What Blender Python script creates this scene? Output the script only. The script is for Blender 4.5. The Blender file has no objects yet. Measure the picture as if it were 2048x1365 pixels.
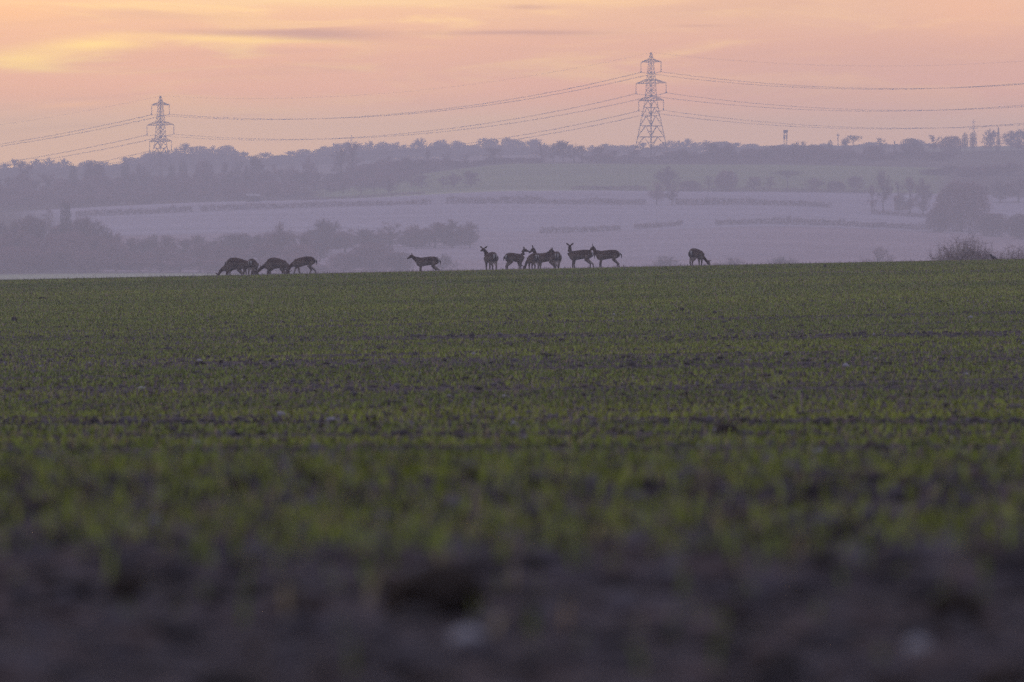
import bpy, math, random
import numpy as np
from mathutils import Vector, Matrix, noise as mnoise

C = bpy.context.scene.collection
S = bpy.context.scene
F = 17067.0                      # focal length in photo pixels (300 mm on 36 mm, 2048 px wide)
rnd = random.Random(7)
rng = np.random.default_rng(11)

# ------------------------------------------------------------------ helpers
def mesh_np(name, verts, faces, mats=None, smooth=False):
    """verts (N,3); faces: list of int arrays (M,k)"""
    me = bpy.data.meshes.new(name)
    verts = np.asarray(verts, dtype=np.float32)
    faces = [np.asarray(f, dtype=np.int32) for f in faces if len(f)]
    me.vertices.add(len(verts)); me.vertices.foreach_set('co', verts.ravel())
    nl = sum(f.size for f in faces); nf = sum(len(f) for f in faces)
    me.loops.add(nl); me.polygons.add(nf)
    me.loops.foreach_set('vertex_index', np.concatenate([f.ravel() for f in faces]))
    tot = np.concatenate([np.full(len(f), f.shape[1], dtype=np.int32) for f in faces])
    st = np.concatenate([[0], np.cumsum(tot)[:-1]]).astype(np.int32)
    me.polygons.foreach_set('loop_start', st)
    if smooth:
        me.polygons.foreach_set('use_smooth', np.ones(nf, dtype=bool))
    me.update(calc_edges=True)
    for m in (mats or []):
        me.materials.append(m)
    return me

def link(name, me, parent=None, loc=None, rz=0.0, scale=None):
    o = bpy.data.objects.new(name, me); C.objects.link(o)
    if parent: o.parent = parent
    if loc is not None: o.location = loc
    o.rotation_euler = (0, 0, rz)
    if scale is not None: o.scale = scale
    return o

def empty(name, loc, rz=0.0, scale=None):
    o = link(name, None, None, loc, rz, scale)
    o.empty_display_size = 0.5
    return o

def tag(o, label=None, cat=None, group=None, kind=None):
    if label: o['label'] = label
    if cat: o['category'] = cat
    if group: o['group'] = group
    if kind: o['kind'] = kind
    return o

def prisms(P0, P1, r0, r1, sides=3):
    P0 = np.asarray(P0, float).reshape(-1, 3); P1 = np.asarray(P1, float).reshape(-1, 3)
    n = len(P0)
    r0 = np.broadcast_to(np.asarray(r0, float), (n,)); r1 = np.broadcast_to(np.asarray(r1, float), (n,))
    T = P1 - P0; L = np.linalg.norm(T, axis=1, keepdims=True); T = T / np.maximum(L, 1e-6)
    ref = np.where(np.abs(T[:, 2:3]) < 0.9, np.array([[0, 0, 1.0]]), np.array([[1.0, 0, 0]]))
    A = np.cross(T, ref); A /= np.linalg.norm(A, axis=1, keepdims=True); B = np.cross(T, A)
    V = np.zeros((n, 2 * sides, 3))
    for k in range(sides):
        a = 2 * math.pi * k / sides
        dv = A * math.cos(a) + B * math.sin(a)
        V[:, k] = P0 + dv * r0[:, None]; V[:, sides + k] = P1 + dv * r1[:, None]
    base = (np.arange(n) * 2 * sides)[:, None]
    quads = []
    for k in range(sides):
        k2 = (k + 1) % sides
        quads.append(base + np.array([[k, k2, sides + k2, sides + k]]))
    caps = [base + np.array([list(range(sides))[::-1]]), base + np.array([list(range(sides, 2 * sides))])]
    return V.reshape(-1, 3), np.concatenate(quads), np.concatenate(caps)

class Bars:
    def __init__(s): s.a, s.b, s.r, s.q = [], [], [], []
    def add(s, a, b, r, r2=None):
        s.a.append(a); s.b.append(b); s.r.append(r); s.q.append(r if r2 is None else r2)
    def poly(s, pts, r, r2=None):
        r2 = r if r2 is None else r2; n = len(pts) - 1
        for i in range(n):
            s.add(pts[i], pts[i + 1], r + (r2 - r) * i / n, r + (r2 - r) * (i + 1) / n)
    def mesh(s, name, mat, sides=4):
        v, q, c = prisms(s.a, s.b, s.r, s.q, sides)
        return mesh_np(name, v, [q, c], [mat])

# ------------------------------------------------------------------ materials
def mat(name, rough=0.9, spec=0.2):
    m = bpy.data.materials.new(name); m.use_nodes = True
    nt = m.node_tree; b = nt.nodes['Principled BSDF']
    b.inputs['Roughness'].default_value = rough
    b.inputs['Specular IOR Level'].default_value = spec
    return m, nt, b

def noise_mat(name, c1, c2, scale=5.0, rough=0.9, spec=0.2, detail=4.0, coord='Object', stretch=(1, 1, 1)):
    m, nt, b = mat(name, rough, spec)
    tc = nt.nodes.new('ShaderNodeTexCoord'); mp = nt.nodes.new('ShaderNodeMapping')
    mp.inputs['Scale'].default_value = stretch
    nz = nt.nodes.new('ShaderNodeTexNoise'); nz.inputs['Scale'].default_value = scale; nz.inputs['Detail'].default_value = detail
    cr = nt.nodes.new('ShaderNodeValToRGB')
    cr.color_ramp.elements[0].position = 0.35; cr.color_ramp.elements[1].position = 0.68
    cr.color_ramp.elements[0].color = (*c1, 1); cr.color_ramp.elements[1].color = (*c2, 1)
    nt.links.new(tc.outputs[coord], mp.inputs['Vector']); nt.links.new(mp.outputs[0], nz.inputs['Vector'])
    nt.links.new(nz.outputs['Fac'], cr.inputs['Fac']); nt.links.new(cr.outputs['Color'], b.inputs['Base Color'])
    return m

def attr_mat(name, attr, n1=None, rough=0.95, spec=0.1):
    m, nt, b = mat(name, rough, spec)
    at = nt.nodes.new('ShaderNodeAttribute'); at.attribute_name = attr
    nt.links.new(at.outputs['Color'], b.inputs['Base Color'])
    return m, nt, b, at

M = {}
M['bark'] = noise_mat('bark', (0.030, 0.024, 0.022), (0.055, 0.045, 0.040), 1.5)
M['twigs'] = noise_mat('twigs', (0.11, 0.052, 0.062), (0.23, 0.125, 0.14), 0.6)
def per_tree(m, lo, hi):
    nt = m.node_tree; b = nt.nodes['Principled BSDF']; src = b.inputs['Base Color'].links[0].from_socket
    oi = nt.nodes.new('ShaderNodeObjectInfo'); mr = nt.nodes.new('ShaderNodeMapRange'); mr.inputs[3].default_value = lo; mr.inputs[4].default_value = hi
    nt.links.new(oi.outputs['Random'], mr.inputs[0]); mx = nt.nodes.new('ShaderNodeVectorMath'); mx.operation = 'SCALE'
    nt.links.new(src, mx.inputs[0]); nt.links.new(mr.outputs[0], mx.inputs['Scale']); nt.links.new(mx.outputs[0], b.inputs['Base Color'])
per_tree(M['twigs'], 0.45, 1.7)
M['needles'] = noise_mat('needles', (0.018, 0.028, 0.018), (0.035, 0.045, 0.028), 0.8)
M['thorn'] = noise_mat('thorn_twigs', (0.15, 0.105, 0.11), (0.42, 0.38, 0.36), 1.4)
M['hedge'] = noise_mat('hedge_twigs', (0.13, 0.075, 0.085), (0.25, 0.16, 0.17), 0.4)
M['steel'] = noise_mat('galvanised_steel', (0.060, 0.040, 0.034), (0.095, 0.068, 0.058), 0.7, 0.8, 0.2)
M['wire'] = noise_mat('cable_metal', (0.08, 0.07, 0.075), (0.12, 0.10, 0.10), 0.2, 0.7)
M['insul'] = noise_mat('insulator_glass', (0.06, 0.045, 0.05), (0.10, 0.08, 0.08), 3.0, 0.5)
M['coat'] = noise_mat('deer_coat', (0.035, 0.022, 0.020), (0.075, 0.050, 0.042), 9.0, 0.95)
M['flank'] = noise_mat('deer_flank', (0.080, 0.064, 0.055), (0.17, 0.14, 0.12), 14.0, 0.95)
M['pale'] = noise_mat('deer_pale', (0.20, 0.18, 0.165), (0.32, 0.29, 0.27), 10.0, 0.95)
M['white'] = noise_mat('deer_rump', (0.24, 0.24, 0.25), (0.36, 0.36, 0.36), 14.0, 0.95)
M['dark'] = noise_mat('deer_dark', (0.012, 0.010, 0.010), (0.022, 0.018, 0.016), 8.0, 0.9)
M['feather'] = noise_mat('bird_feathers', (0.010, 0.010, 0.013), (0.022, 0.020, 0.024), 20.0, 0.7, 0.3)
M['clod'] = noise_mat('clod_soil', (0.010, 0.008, 0.007), (0.026, 0.019, 0.016), 22.0)
M['stone'] = noise_mat('flint', (0.12, 0.125, 0.15), (0.24, 0.25, 0.29), 16.0, 0.5, 0.5)
M['straw'] = noise_mat('straw', (0.10, 0.08, 0.085), (0.30, 0.26, 0.28), 3.0)
M['brick'] = noise_mat('brick_wall', (0.16, 0.12, 0.10), (0.22, 0.16, 0.13), 4.0)
M['slate'] = noise_mat('pale_roof', (0.42, 0.44, 0.50), (0.54, 0.56, 0.62), 2.0, 0.35, 0.6)
M['tin'] = noise_mat('tin_roof', (0.26, 0.25, 0.27), (0.36, 0.35, 0.37), 2.0, 0.6)
M['tile'] = noise_mat('red_tiles', (0.16, 0.08, 0.06), (0.22, 0.10, 0.08), 3.0)
M['glass'] = noise_mat('window_glass', (0.02, 0.02, 0.03), (0.04, 0.04, 0.05), 2.0, 0.15, 0.6)

# ------------------------------------------------------------------ terrain
def pchip(xk, yk):
    xk = np.asarray(xk, float); yk = np.asarray(yk, float)
    h = np.diff(xk); dl = np.diff(yk) / h
    n = len(xk); d = np.zeros(n)
    for i in range(1, n - 1):
        if dl[i - 1] * dl[i] > 0:
            w1 = 2 * h[i] + h[i - 1]; w2 = h[i] + 2 * h[i - 1]
            d[i] = (w1 + w2) / (w1 / dl[i - 1] + w2 / dl[i])
    d[0], d[-1] = dl[0], dl[-1]
    def f(x):
        x = np.clip(np.asarray(x, float), xk[0], xk[-1])
        i = np.clip(np.searchsorted(xk, x) - 1, 0, n - 2)
        t = (x - xk[i]) / h[i]
        return ((1 + 2*t)*(1-t)**2*yk[i] + t*(1-t)**2*h[i]*d[i] + t*t*(3-2*t)*yk[i+1] + t*t*(t-1)*h[i]*d[i+1])
    return f

# the near field: (distance, photo row the ground shows at) -> height
NEAR = [(12, 1365), (14, 1267), (16, 1194), (20, 1092), (24, 1020), (28, 966), (36, 938), (48, 916), (62, 889),
        (85, 845), (110, 797), (140, 747), (175, 698), (220, 647), (270, 604), (320, 568), (355, 549),
        (380, 542), (392, 543.5), (405, 552), (430, 583), (470, 660)]
near_z = pchip([-60] + [d for d, y in NEAR] + [600, 1000], [-0.48] + [-(y - 682) * d / F for d, y in NEAR] + [-6.0, -9.0])
DK = [500, 600, 1000, 1600, 2150, 2300, 2550, 2750, 2900, 3100, 3300, 3700, 4500, 4800, 5200]
COLS = {
 -700: [900, 850, 830, 690, 557, 535, 480, 450, 445, 450, 470, 470, 380, 352, 350],
    0: [900, 850, 830, 690, 556, 535, 475, 436, 425, 408, 404, 398, 348, 340, 338],
  512: [900, 850, 830, 690, 555, 528, 465, 417, 402, 388, 388, 376, 325, 330, 345],
 1024: [900, 850, 830, 690, 552, 520, 460, 409, 381, 333, 324, 322, 312, 318, 340],
 1536: [900, 850, 830, 690, 550, 515, 452, 411, 382, 331, 319, 314, 301, 305, 322],
 2048: [900, 850, 830, 690, 545, 520, 470, 438, 395, 345, 308, 304, 292, 296, 312],
 2700: [900, 850, 830, 690, 545, 520, 475, 445, 400, 350, 312, 304, 292, 296, 312]}
CU = np.array(sorted(COLS)); 
CF = [pchip(DK, [-(y - 682) * d / F for d, y in zip(DK, COLS[u])]) for u in CU]

def sstep(a, b, x):
    t = np.clip((x - a) / (b - a), 0, 1); return t * t * (3 - 2 * t)

_wv = [(rng.uniform(-1, 1), rng.uniform(0.7, 1.3), rng.uniform(0, 6.28), k) for k in range(14)]
def bumps(x, y):
    z = 0
    for i, (a, b, p, k) in enumerate(_wv):
        ly = 2.2 * 1.35 ** (i % 7); lx = ly * 5
        z = z + math.sqrt(ly / 5) * np.sin(2*math.pi*(x * a / lx + y * b / ly) + p + 0.8*np.sin(x / (lx*1.7) + i))
    return 0.006 * z

def ground(x, d):
    x = np.asarray(x, float); d = np.asarray(d, float)
    tilt = 0.0205 * x * sstep(15, 150, d) * (1 - sstep(450, 900, d))
    zn = near_z(d) + tilt + bumps(x, d) * sstep(5, 20, d) * (1 - 0.7 * sstep(300, 370, d))
    u = 1024 + x / np.maximum(d, 300) * F
    u = np.clip(u, CU[0], CU[-1])
    zs = np.stack([f(d) for f in CF])
    i = np.clip(np.searchsorted(CU, u) - 1, 0, len(CU) - 2)
    t = (u - CU[i]) / (CU[i + 1] - CU[i]); t = 0.6 * t + 0.4 * (t * t * (3 - 2 * t))
    zf = np.take_along_axis(zs, i[None], 0)[0] * (1 - t) + np.take_along_axis(zs, (i + 1)[None], 0)[0] * t
    zf = zf + 0.35 * np.sin(x / 47 + 1.3) * np.sin(d / 61) + 0.25 * np.sin(x / 23 + d / 35)
    w = sstep(480, 620, d)
    return zn * (1 - w) + zf * w

def gz(x, d): return float(ground(np.array([x]), np.array([d]))[0])
def at(u, d):                     # world point on the ground seen in photo column u at distance d
    x = (u - 1024) / F * d
    return Vector((x, d, gz(x, d)))
def row(u, d):                    # photo row of the ground there
    p = at(u, d); return 682 - p.z / d * F

ds = np.concatenate([np.arange(-40, 8, 4.0), np.arange(8, 60, 0.3), np.arange(60, 470, 0.55), np.arange(470, 2100, 18),
                     np.arange(2100, 3400, 7), np.arange(3400, 5240, 30)])
vs = np.linspace(-1, 1, 221); vs = np.sign(vs) * (0.45 * np.abs(vs) + 0.55 * np.abs(vs) ** 2.2)
DD, VV = np.meshgrid(ds, vs, indexing='ij')
XX = VV * (np.maximum(DD, 0) * 0.14 + 9)
ZZ = ground(XX.ravel(), DD.ravel())
nv = len(vs)
idx = np.arange(len(ds) * nv).reshape(len(ds), nv)
quads = np.stack([idx[:-1, :-1], idx[:-1, 1:], idx[1:, 1:], idx[1:, :-1]], -1).reshape(-1, 4)
gverts = np.stack([XX.ravel(), DD.ravel(), ZZ], -1)

# land cover (what grows there), as an albedo per vertex
UU = 1024 + gverts[:, 0] / np.maximum(gverts[:, 1], 1) * F; Dv = gverts[:, 1]
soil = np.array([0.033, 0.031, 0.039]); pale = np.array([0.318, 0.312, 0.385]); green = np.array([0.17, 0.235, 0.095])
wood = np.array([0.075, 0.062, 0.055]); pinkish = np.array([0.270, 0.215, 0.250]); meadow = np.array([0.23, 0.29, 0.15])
col = np.tile(soil, (len(gverts), 1))
def setc(mask, c): 
    m = np.clip(mask, 0, 1)[:, None]; col[:] = col * (1 - m) + np.asarray(c) * m
band = lambda a, b, s=6: sstep(a - s, a + s, Dv) * (1 - sstep(b - s, b + s, Dv))
ub = lambda a, b, s=8: sstep(a - s, a + s, UU) * (1 - sstep(b - s, b + s, UU))
setc(sstep(560, 640, Dv), wood)
setc(band(1950, 2180) * ub(-900, 480, 40), meadow)
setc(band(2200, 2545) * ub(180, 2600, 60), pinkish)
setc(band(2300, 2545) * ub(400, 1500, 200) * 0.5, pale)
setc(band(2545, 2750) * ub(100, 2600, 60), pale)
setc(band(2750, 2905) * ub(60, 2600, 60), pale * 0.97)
setc(band(2905, 3130) * ub(640, 1880, 40), green)
setc(band(2893, 2906, 3) * ub(700, 1150, 60), [0.32, 0.40, 0.20])
setc(band(3130, 3290) * ub(1000, 2600, 60), [0.10, 0.095, 0.075])
setc(band(3300, 4300) * ub(600, 1300, 200), [0.20, 0.19, 0.20])
setc(band(3300, 4300) * ub(1850, 2700, 60), [0.14, 0.18, 0.10])
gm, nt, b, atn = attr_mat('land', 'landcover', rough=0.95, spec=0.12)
tc = nt.nodes.new('ShaderNodeTexCoord')
def nz(scale, det, stretch, lo, hi, c0, c1):
    mp = nt.nodes.new('ShaderNodeMapping'); mp.inputs['Scale'].default_value = stretch
    n = nt.nodes.new('ShaderNodeTexNoise'); n.inputs['Scale'].default_value = scale; n.inputs['Detail'].default_value = det
    r = nt.nodes.new('ShaderNodeValToRGB'); e = r.color_ramp.elements
    e[0].position, e[1].position = lo, hi; e[0].color = (*c0, 1); e[1].color = (*c1, 1)
    nt.links.new(tc.outputs['Object'], mp.inputs[0]); nt.links.new(mp.outputs[0], n.inputs['Vector']); nt.links.new(n.outputs['Fac'], r.inputs[0])
    return r
def mul(a, bsock, fac=1.0, kind='MULTIPLY'):
    mx = nt.nodes.new('ShaderNodeMix'); mx.data_type = 'RGBA'; mx.blend_type = kind; mx.inputs[0].default_value = fac
    nt.links.new(a, mx.inputs[6]); nt.links.new(bsock, mx.inputs[7]); return mx.outputs[2]
r1 = nz(7.0, 8.0, (1, 1, 1), 0.32, 0.68, (0.42, 0.40, 0.38), (1.7, 1.65, 1.6))
r2 = nz(0.03, 4.0, (0.14, 1.3, 1), 0.30, 0.70, (0.76, 0.76, 0.78), (1.16, 1.16, 1.15))
r3 = nz(2.2, 5.0, (0.35, 1.4, 1), 0.30, 0.70, (0.62, 0.66, 0.58), (1.35, 1.3, 1.42))
r4 = nz(3.5, 4.0, (1, 0.6, 1), 0.36, 0.64, (0.66, 0.68, 0.80), (1.40, 1.32, 1.25))
c_ = mul(r4.outputs[0], mul(mul(mul(atn.outputs['Color'], r1.outputs[0]), r2.outputs[0]), r3.outputs[0]))
nt.links.new(c_, b.inputs['Base Color'])
bp = nt.nodes.new('ShaderNodeBump'); bp.inputs['Strength'].default_value = 0.8; bp.inputs['Distance'].default_value = 0.03
nn = nt.nodes.new('ShaderNodeTexNoise'); nn.inputs['Scale'].default_value = 16; nn.inputs['Detail'].default_value = 6
nt.links.new(tc.outputs['Object'], nn.inputs['Vector']); nt.links.new(nn.outputs['Fac'], bp.inputs['Height']); nt.links.new(bp.outputs[0], b.inputs['Normal'])
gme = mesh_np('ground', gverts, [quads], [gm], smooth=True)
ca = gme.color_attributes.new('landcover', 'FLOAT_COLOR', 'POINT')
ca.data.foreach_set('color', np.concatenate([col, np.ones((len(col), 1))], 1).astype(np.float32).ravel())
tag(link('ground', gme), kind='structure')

# ------------------------------------------------------------------ young crop, stubble, crumbs (nobody could count them)
def vnoise(x, y, seed):
    """cheap value noise, vectorised"""
    xi = np.floor(x).astype(np.int64); yi = np.floor(y).astype(np.int64); fx = x - xi; fy = y - yi
    def h(a, b_):
        n = (a * 374761393 + b_ * 668265263 + seed * 974711) & 0x7fffffff
        n = ((n ^ (n >> 13)) * 1274126177) & 0x7fffffff
        return ((n ^ (n >> 16)) & 0xffff) / 65535.0
    sx = fx*fx*(3-2*fx); sy = fy*fy*(3-2*fy)
    return (h(xi, yi)*(1-sx)+h(xi+1, yi)*sx)*(1-sy)+(h(xi, yi+1)*(1-sx)+h(xi+1, yi+1)*sx)*sy

def scatter(d0, d1, dens, margin=1.2, k=0.064):
    area = k * (d1*d1 - d0*d0) + 2 * margin * (d1 - d0)
    n = int(area * dens)
    w0, w1 = k*d0 + margin, k*d1 + margin
    t = rng.random(n); d = d0 + (d1 - d0) * ((np.sqrt(w0*w0 + t*(w1*w1 - w0*w0)) - w0) / (w1 - w0))
    x = (rng.random(n) * 2 - 1) * (k * d + margin)
    return x, d
ROT = 1.2          # the drill rows slant away to the left
def crop_cover(x, d):
    r = d + x * ROT + 0.9 * np.sin(x * 0.07)
    c = 0.40 + 0.60 * vnoise(x * 0.10, r * 0.45, 3) + 0.9 * (vnoise(x * 0.030, r * 0.075, 5) - 0.5) + 0.5 * (vnoise(x * 0.02, r * 0.21, 51) - 0.5)
    c = np.maximum(c, 0.06)
    c = c * (0.50 + 1.0 * vnoise(x * 0.9, r * 1.1, 9)) * (0.6 + 0.8 * sstep(0.3, 0.7, vnoise(x * 0.045, r * 0.33, 63)))
    c = c + 0.60 * sstep(170, 250, d) + 0.2 * sstep(330, 370, d)
    for t, w in ((82.0, 2.4), (86.5, 1.4), (193.0, 5.0), (201.0, 2.0), (66.0, 1.3), (352.0, 5.0), (47.0, 1.2), (119.0, 2.2), (136.0, 2.4)):      # wheelings and missed drill rows
        c = c * (1 - 0.93 * np.exp(-((r - t + 1.2*np.sin(x*0.21+t)) / w) ** 2) * (0.55 + 0.45 * vnoise(x * 0.08, r * 0 + t, 21)))
    edge = 15.8 + 2.2 * (vnoise(x * 0.8, d * 0, 31) - 0.5) * 2
    c = c * (0.42 + 0.58 * sstep(0, 18, d - edge)) * sstep(-3.0, 4.0, d - edge)
    c = np.where(d < 32, c * (0.60 + 0.5 * sstep(0.3, 0.75, vnoise(x * 0.9, d * 0.35, 77))), c)
    return np.clip(c, 0, 1.3)
bv, bf, bc = [], [], []
base = 0
for d0, d1, dens, wid, hh in ((10, 34, 125, 0.0052, 0.070), (34, 62, 80, 0.006, 0.075), (62, 130, 70, 0.008, 0.075), (130, 235, 56, 0.013, 0.080), (235, 440, 50, 0.020, 0.090)):
    x, d = scatter(d0, d1, dens)
    # drilled in rows 12 cm apart
    r = d + x * ROT; r = np.round(r / 0.125) * 0.125 + rng.normal(0, 0.018, len(d)); d = r - x * ROT
    keep = rng.random(len(x)) < crop_cover(x, d); x, d = x[keep], d[keep]
    z = ground(x, d); n = len(x)
    a = rng.random(n) * 6.283; hgt = hh * rng.uniform(0.45, 1.2, n); w = wid * rng.uniform(0.7, 1.3, n)
    lean = rng.uniform(0.1, 0.75, n) * hgt; la = rng.random(n) * 6.283
    P = np.stack([x, d, z - 0.004], -1); side = np.stack([np.cos(a), np.sin(a), 0 * a], -1) * w[:, None]
    mid = P + np.stack([np.cos(la) * lean * 0.3, np.sin(la) * lean * 0.3, hgt * 0.62], -1)
    tip = P + np.stack([np.cos(la) * lean, np.sin(la) * lean, hgt * rng.uniform(0.75, 1.05, n)], -1)
    V = np.stack([P - side, P + side, mid + side * 0.8, mid - side * 0.8, tip], 1)
    i0 = base + np.arange(n)[:, None] * 5
    bv.append(V.reshape(-1, 3)); bf.append((i0 + np.array([[0, 1, 2, 3]]), i0 + np.array([[3, 2, 4]]))); base += n * 5
    g = vnoise(x * 0.06, d * 0.14, 14)[:, None]; q = rng.random((n, 1)); ye = (rng.random((n, 1)) < 0.10)
    cc = np.array([[0.108, 0.158, 0.022]]) * (1 - g) + np.array([[0.215, 0.260, 0.024]]) * g
    cc = cc * (0.65 + 0.7 * q); cc = np.where(ye, np.array([[0.24, 0.20, 0.11]]), cc)
    bc.append(np.repeat(cc, 5, axis=0))
cm, cnt, cb, _a = attr_mat('crop_leaf', 'leaf', rough=0.6, spec=0.25)
cme = mesh_np('young_crop', np.concatenate(bv), [np.concatenate([f[0] for f in bf]), np.concatenate([f[1] for f in bf])], [cm])
ca = cme.color_attributes.new('leaf', 'FLOAT_COLOR', 'POINT'); bc = np.concatenate(bc)
ca.data.foreach_set('color', np.concatenate([bc, np.ones((len(bc), 1))], 1).astype(np.float32).ravel())
tag(link('young_crop', cme), 'short green seedlings of a winter crop drilled in rows over the field', 'crop', kind='stuff')

bars = []
for d0, d1, dens, h0, h1, rr in ((18, 60, 1.2, 0.07, 0.16, 0.003), (60, 200, 1.0, 0.08, 0.20, 0.005), (200, 370, 0.35, 0.10, 0.26, 0.009), (370, 394, 11.0, 0.05, 0.19, 0.008)):
    x, d = scatter(d0, d1, dens)
    kp = rng.random(len(x)) < (0.15 + 1.2 * np.clip(vnoise(x * 0.13, d * 0.22, 44) - 0.45, 0, 1) * 2.2); x, d = x[kp], d[kp]
    z = ground(x, d); n = len(x); h = rng.uniform(h0, h1, n) * rng.uniform(0.5, 1.15, n)
    P = np.stack([x, d, z - 0.01], -1); Q = P + np.stack([rng.normal(0, 0.28, n) * h, rng.normal(0, 0.28, n) * h, h], -1)
    bars.append(prisms(P, Q, np.full(n, rr), np.full(n, rr * 0.6)))
off = 0; v_, q_, t_ = [], [], []
for v, q, c in bars:
    v_.append(v); q_.append(q + off); t_.append(c + off); off += len(v)
tag(link('dead_stubble', mesh_np('dead_stubble', np.concatenate(v_), [np.concatenate(q_), np.concatenate(t_)], [M['straw']])),
    'thin dead straw stalks left standing among the seedlings', 'stubble', kind='stuff')

# loose soil crumbs: low lumps of tilled earth
ico = bpy.data.meshes.new('tmp')
import bmesh
def icosphere(sub):
    bm = bmesh.new(); bmesh.ops.create_icosphere(bm, subdivisions=sub, radius=1.0)
    bm.verts.ensure_lookup_table()
    v = np.array([p.co[:] for p in bm.verts]); f = np.array([[q.index for q in g.verts] for g in bm.faces]); bm.free()
    return v, f
iv, if_ = icosphere(1)
cv, cf, cols_, off = [], [], [], 0
for d0, d1, dens, s0, s1 in ((10, 34, 85, 0.010, 0.045), (34, 70, 16, 0.015, 0.05), (70, 140, 5, 0.02, 0.065), (140, 260, 2.0, 0.03, 0.08)):
    x, d = scatter(d0, d1, dens)
    if d0 >= 70:
        x2, d2 = scatter(d0, d1, dens * 7)
        rr_ = d2 + x2 * ROT; w2 = np.maximum(np.exp(-((rr_ - 82) / 1.6) ** 2), 0.25 * np.exp(-((rr_ - 193) / 4) ** 2))
        k2 = rng.random(len(x2)) < w2; x, d = np.concatenate([x, x2[k2]]), np.concatenate([d, d2[k2]])
    n = len(x)
    s = s0 + (s1 - s0) * rng.random(n) ** 3.2
    sc = np.stack([s * rng.uniform(0.8, 1.6, n), s * rng.uniform(0.7, 1.3, n), s * rng.uniform(0.45, 0.8, n)], -1)
    a = rng.random(n) * 6.283; ca_, sa_ = np.cos(a)[:, None], np.sin(a)[:, None]
    L = iv[None] * (1 + 0.25 * rng.normal(0, 1, (n, len(iv)))[..., None]) * sc[:, None]
    X = L[..., 0] * ca_ - L[..., 1] * sa_; Y = L[..., 0] * sa_ + L[..., 1] * ca_
    V = np.stack([X + x[:, None], Y + d[:, None], L[..., 2] + (ground(x, d) + s * 0.15)[:, None]], -1)
    cv.append(V.reshape(-1, 3)); cf.append((if_[None] + (off + np.arange(n) * len(iv))[:, None, None]).reshape(-1, 3)); off += n * len(iv)
    k = rng.random((n, 1)); cc = np.array([[0.014, 0.012, 0.012]]) * (1 - k) + np.array([[0.086, 0.080, 0.096]]) * k
    cc = cc * np.where(rng.random((n, 1)) < 0.3, np.array([[1.15, 0.98, 0.85]]), np.array([[1.0, 1.0, 1.0]]))
    cc = np.where(rng.random((n, 1)) < (0.012 if d0 >= 34 else 0.0), np.array([[0.20, 0.20, 0.24]]), cc)
    cols_.append(np.repeat(cc, len(iv), axis=0))
km, knt, kb, _a = attr_mat('crumb_soil', 'crumb', rough=0.9, spec=0.2)
kme = mesh_np('soil_crumbs', np.concatenate(cv), [np.concatenate(cf)], [km], smooth=True)
ca = kme.color_attributes.new('crumb', 'FLOAT_COLOR', 'POINT'); cc = np.concatenate(cols_)
ca.data.foreach_set('color', np.concatenate([cc, np.ones((len(cc), 1))], 1).astype(np.float32).ravel())
tag(link('soil_crumbs', kme), 'loose dark crumbs of tilled earth and chips of flint lying on the field', 'soil', kind='stuff')

# ------------------------------------------------------------------ clods and stones
def lump_mesh(name, seed, m, sub=3, rough=0.35):
    v, f = icosphere(sub)
    for i in range(len(v)):
        p = Vector(v[i]); k = 1 + rough * (mnoise.noise(p * 1.3 + Vector((seed * 3.1, 0, 0)))) + rough * 0.6 * mnoise.noise(p * 3.3 + Vector((0, seed, 0)))
        v[i] = v[i] * k
    return mesh_np(name, v, [f], [m], smooth=True)
CL = [lump_mesh('soil_clod', s, M['clod']) for s in range(4)]
ST = [lump_mesh('stone', s + 9, M['stone'], 2, 0.28) for s in range(3)]
def d_at(u, y, lo=9.0, hi=379.0):
    for _ in range(50):
        m = 0.5 * (lo + hi)
        if row(u, m) > y: lo = m
        else: hi = m
    return 0.5 * (lo + hi)
def lump(kind, u, y, w, h, label, i=0):
    """u, y: photo position of its foot; w, h in photo pixels"""
    d = d_at(u, y); p = at(u, d); s = d / F
    me = (CL if kind == 'soil_clod' else ST)[i % (4 if kind == 'soil_clod' else 3)]
    o = link(kind, me, None, (p.x, p.y, p.z + h * s * 0.28), rnd.random() * 6, (w * s / 2, w * s / 2 * 0.8, h * s * 0.62))
    tag(o, label, 'clod of earth' if kind == 'soil_clod' else 'stone', 'dark clods of earth on the field' if kind == 'soil_clod' else 'pale flints on the field')
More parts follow.
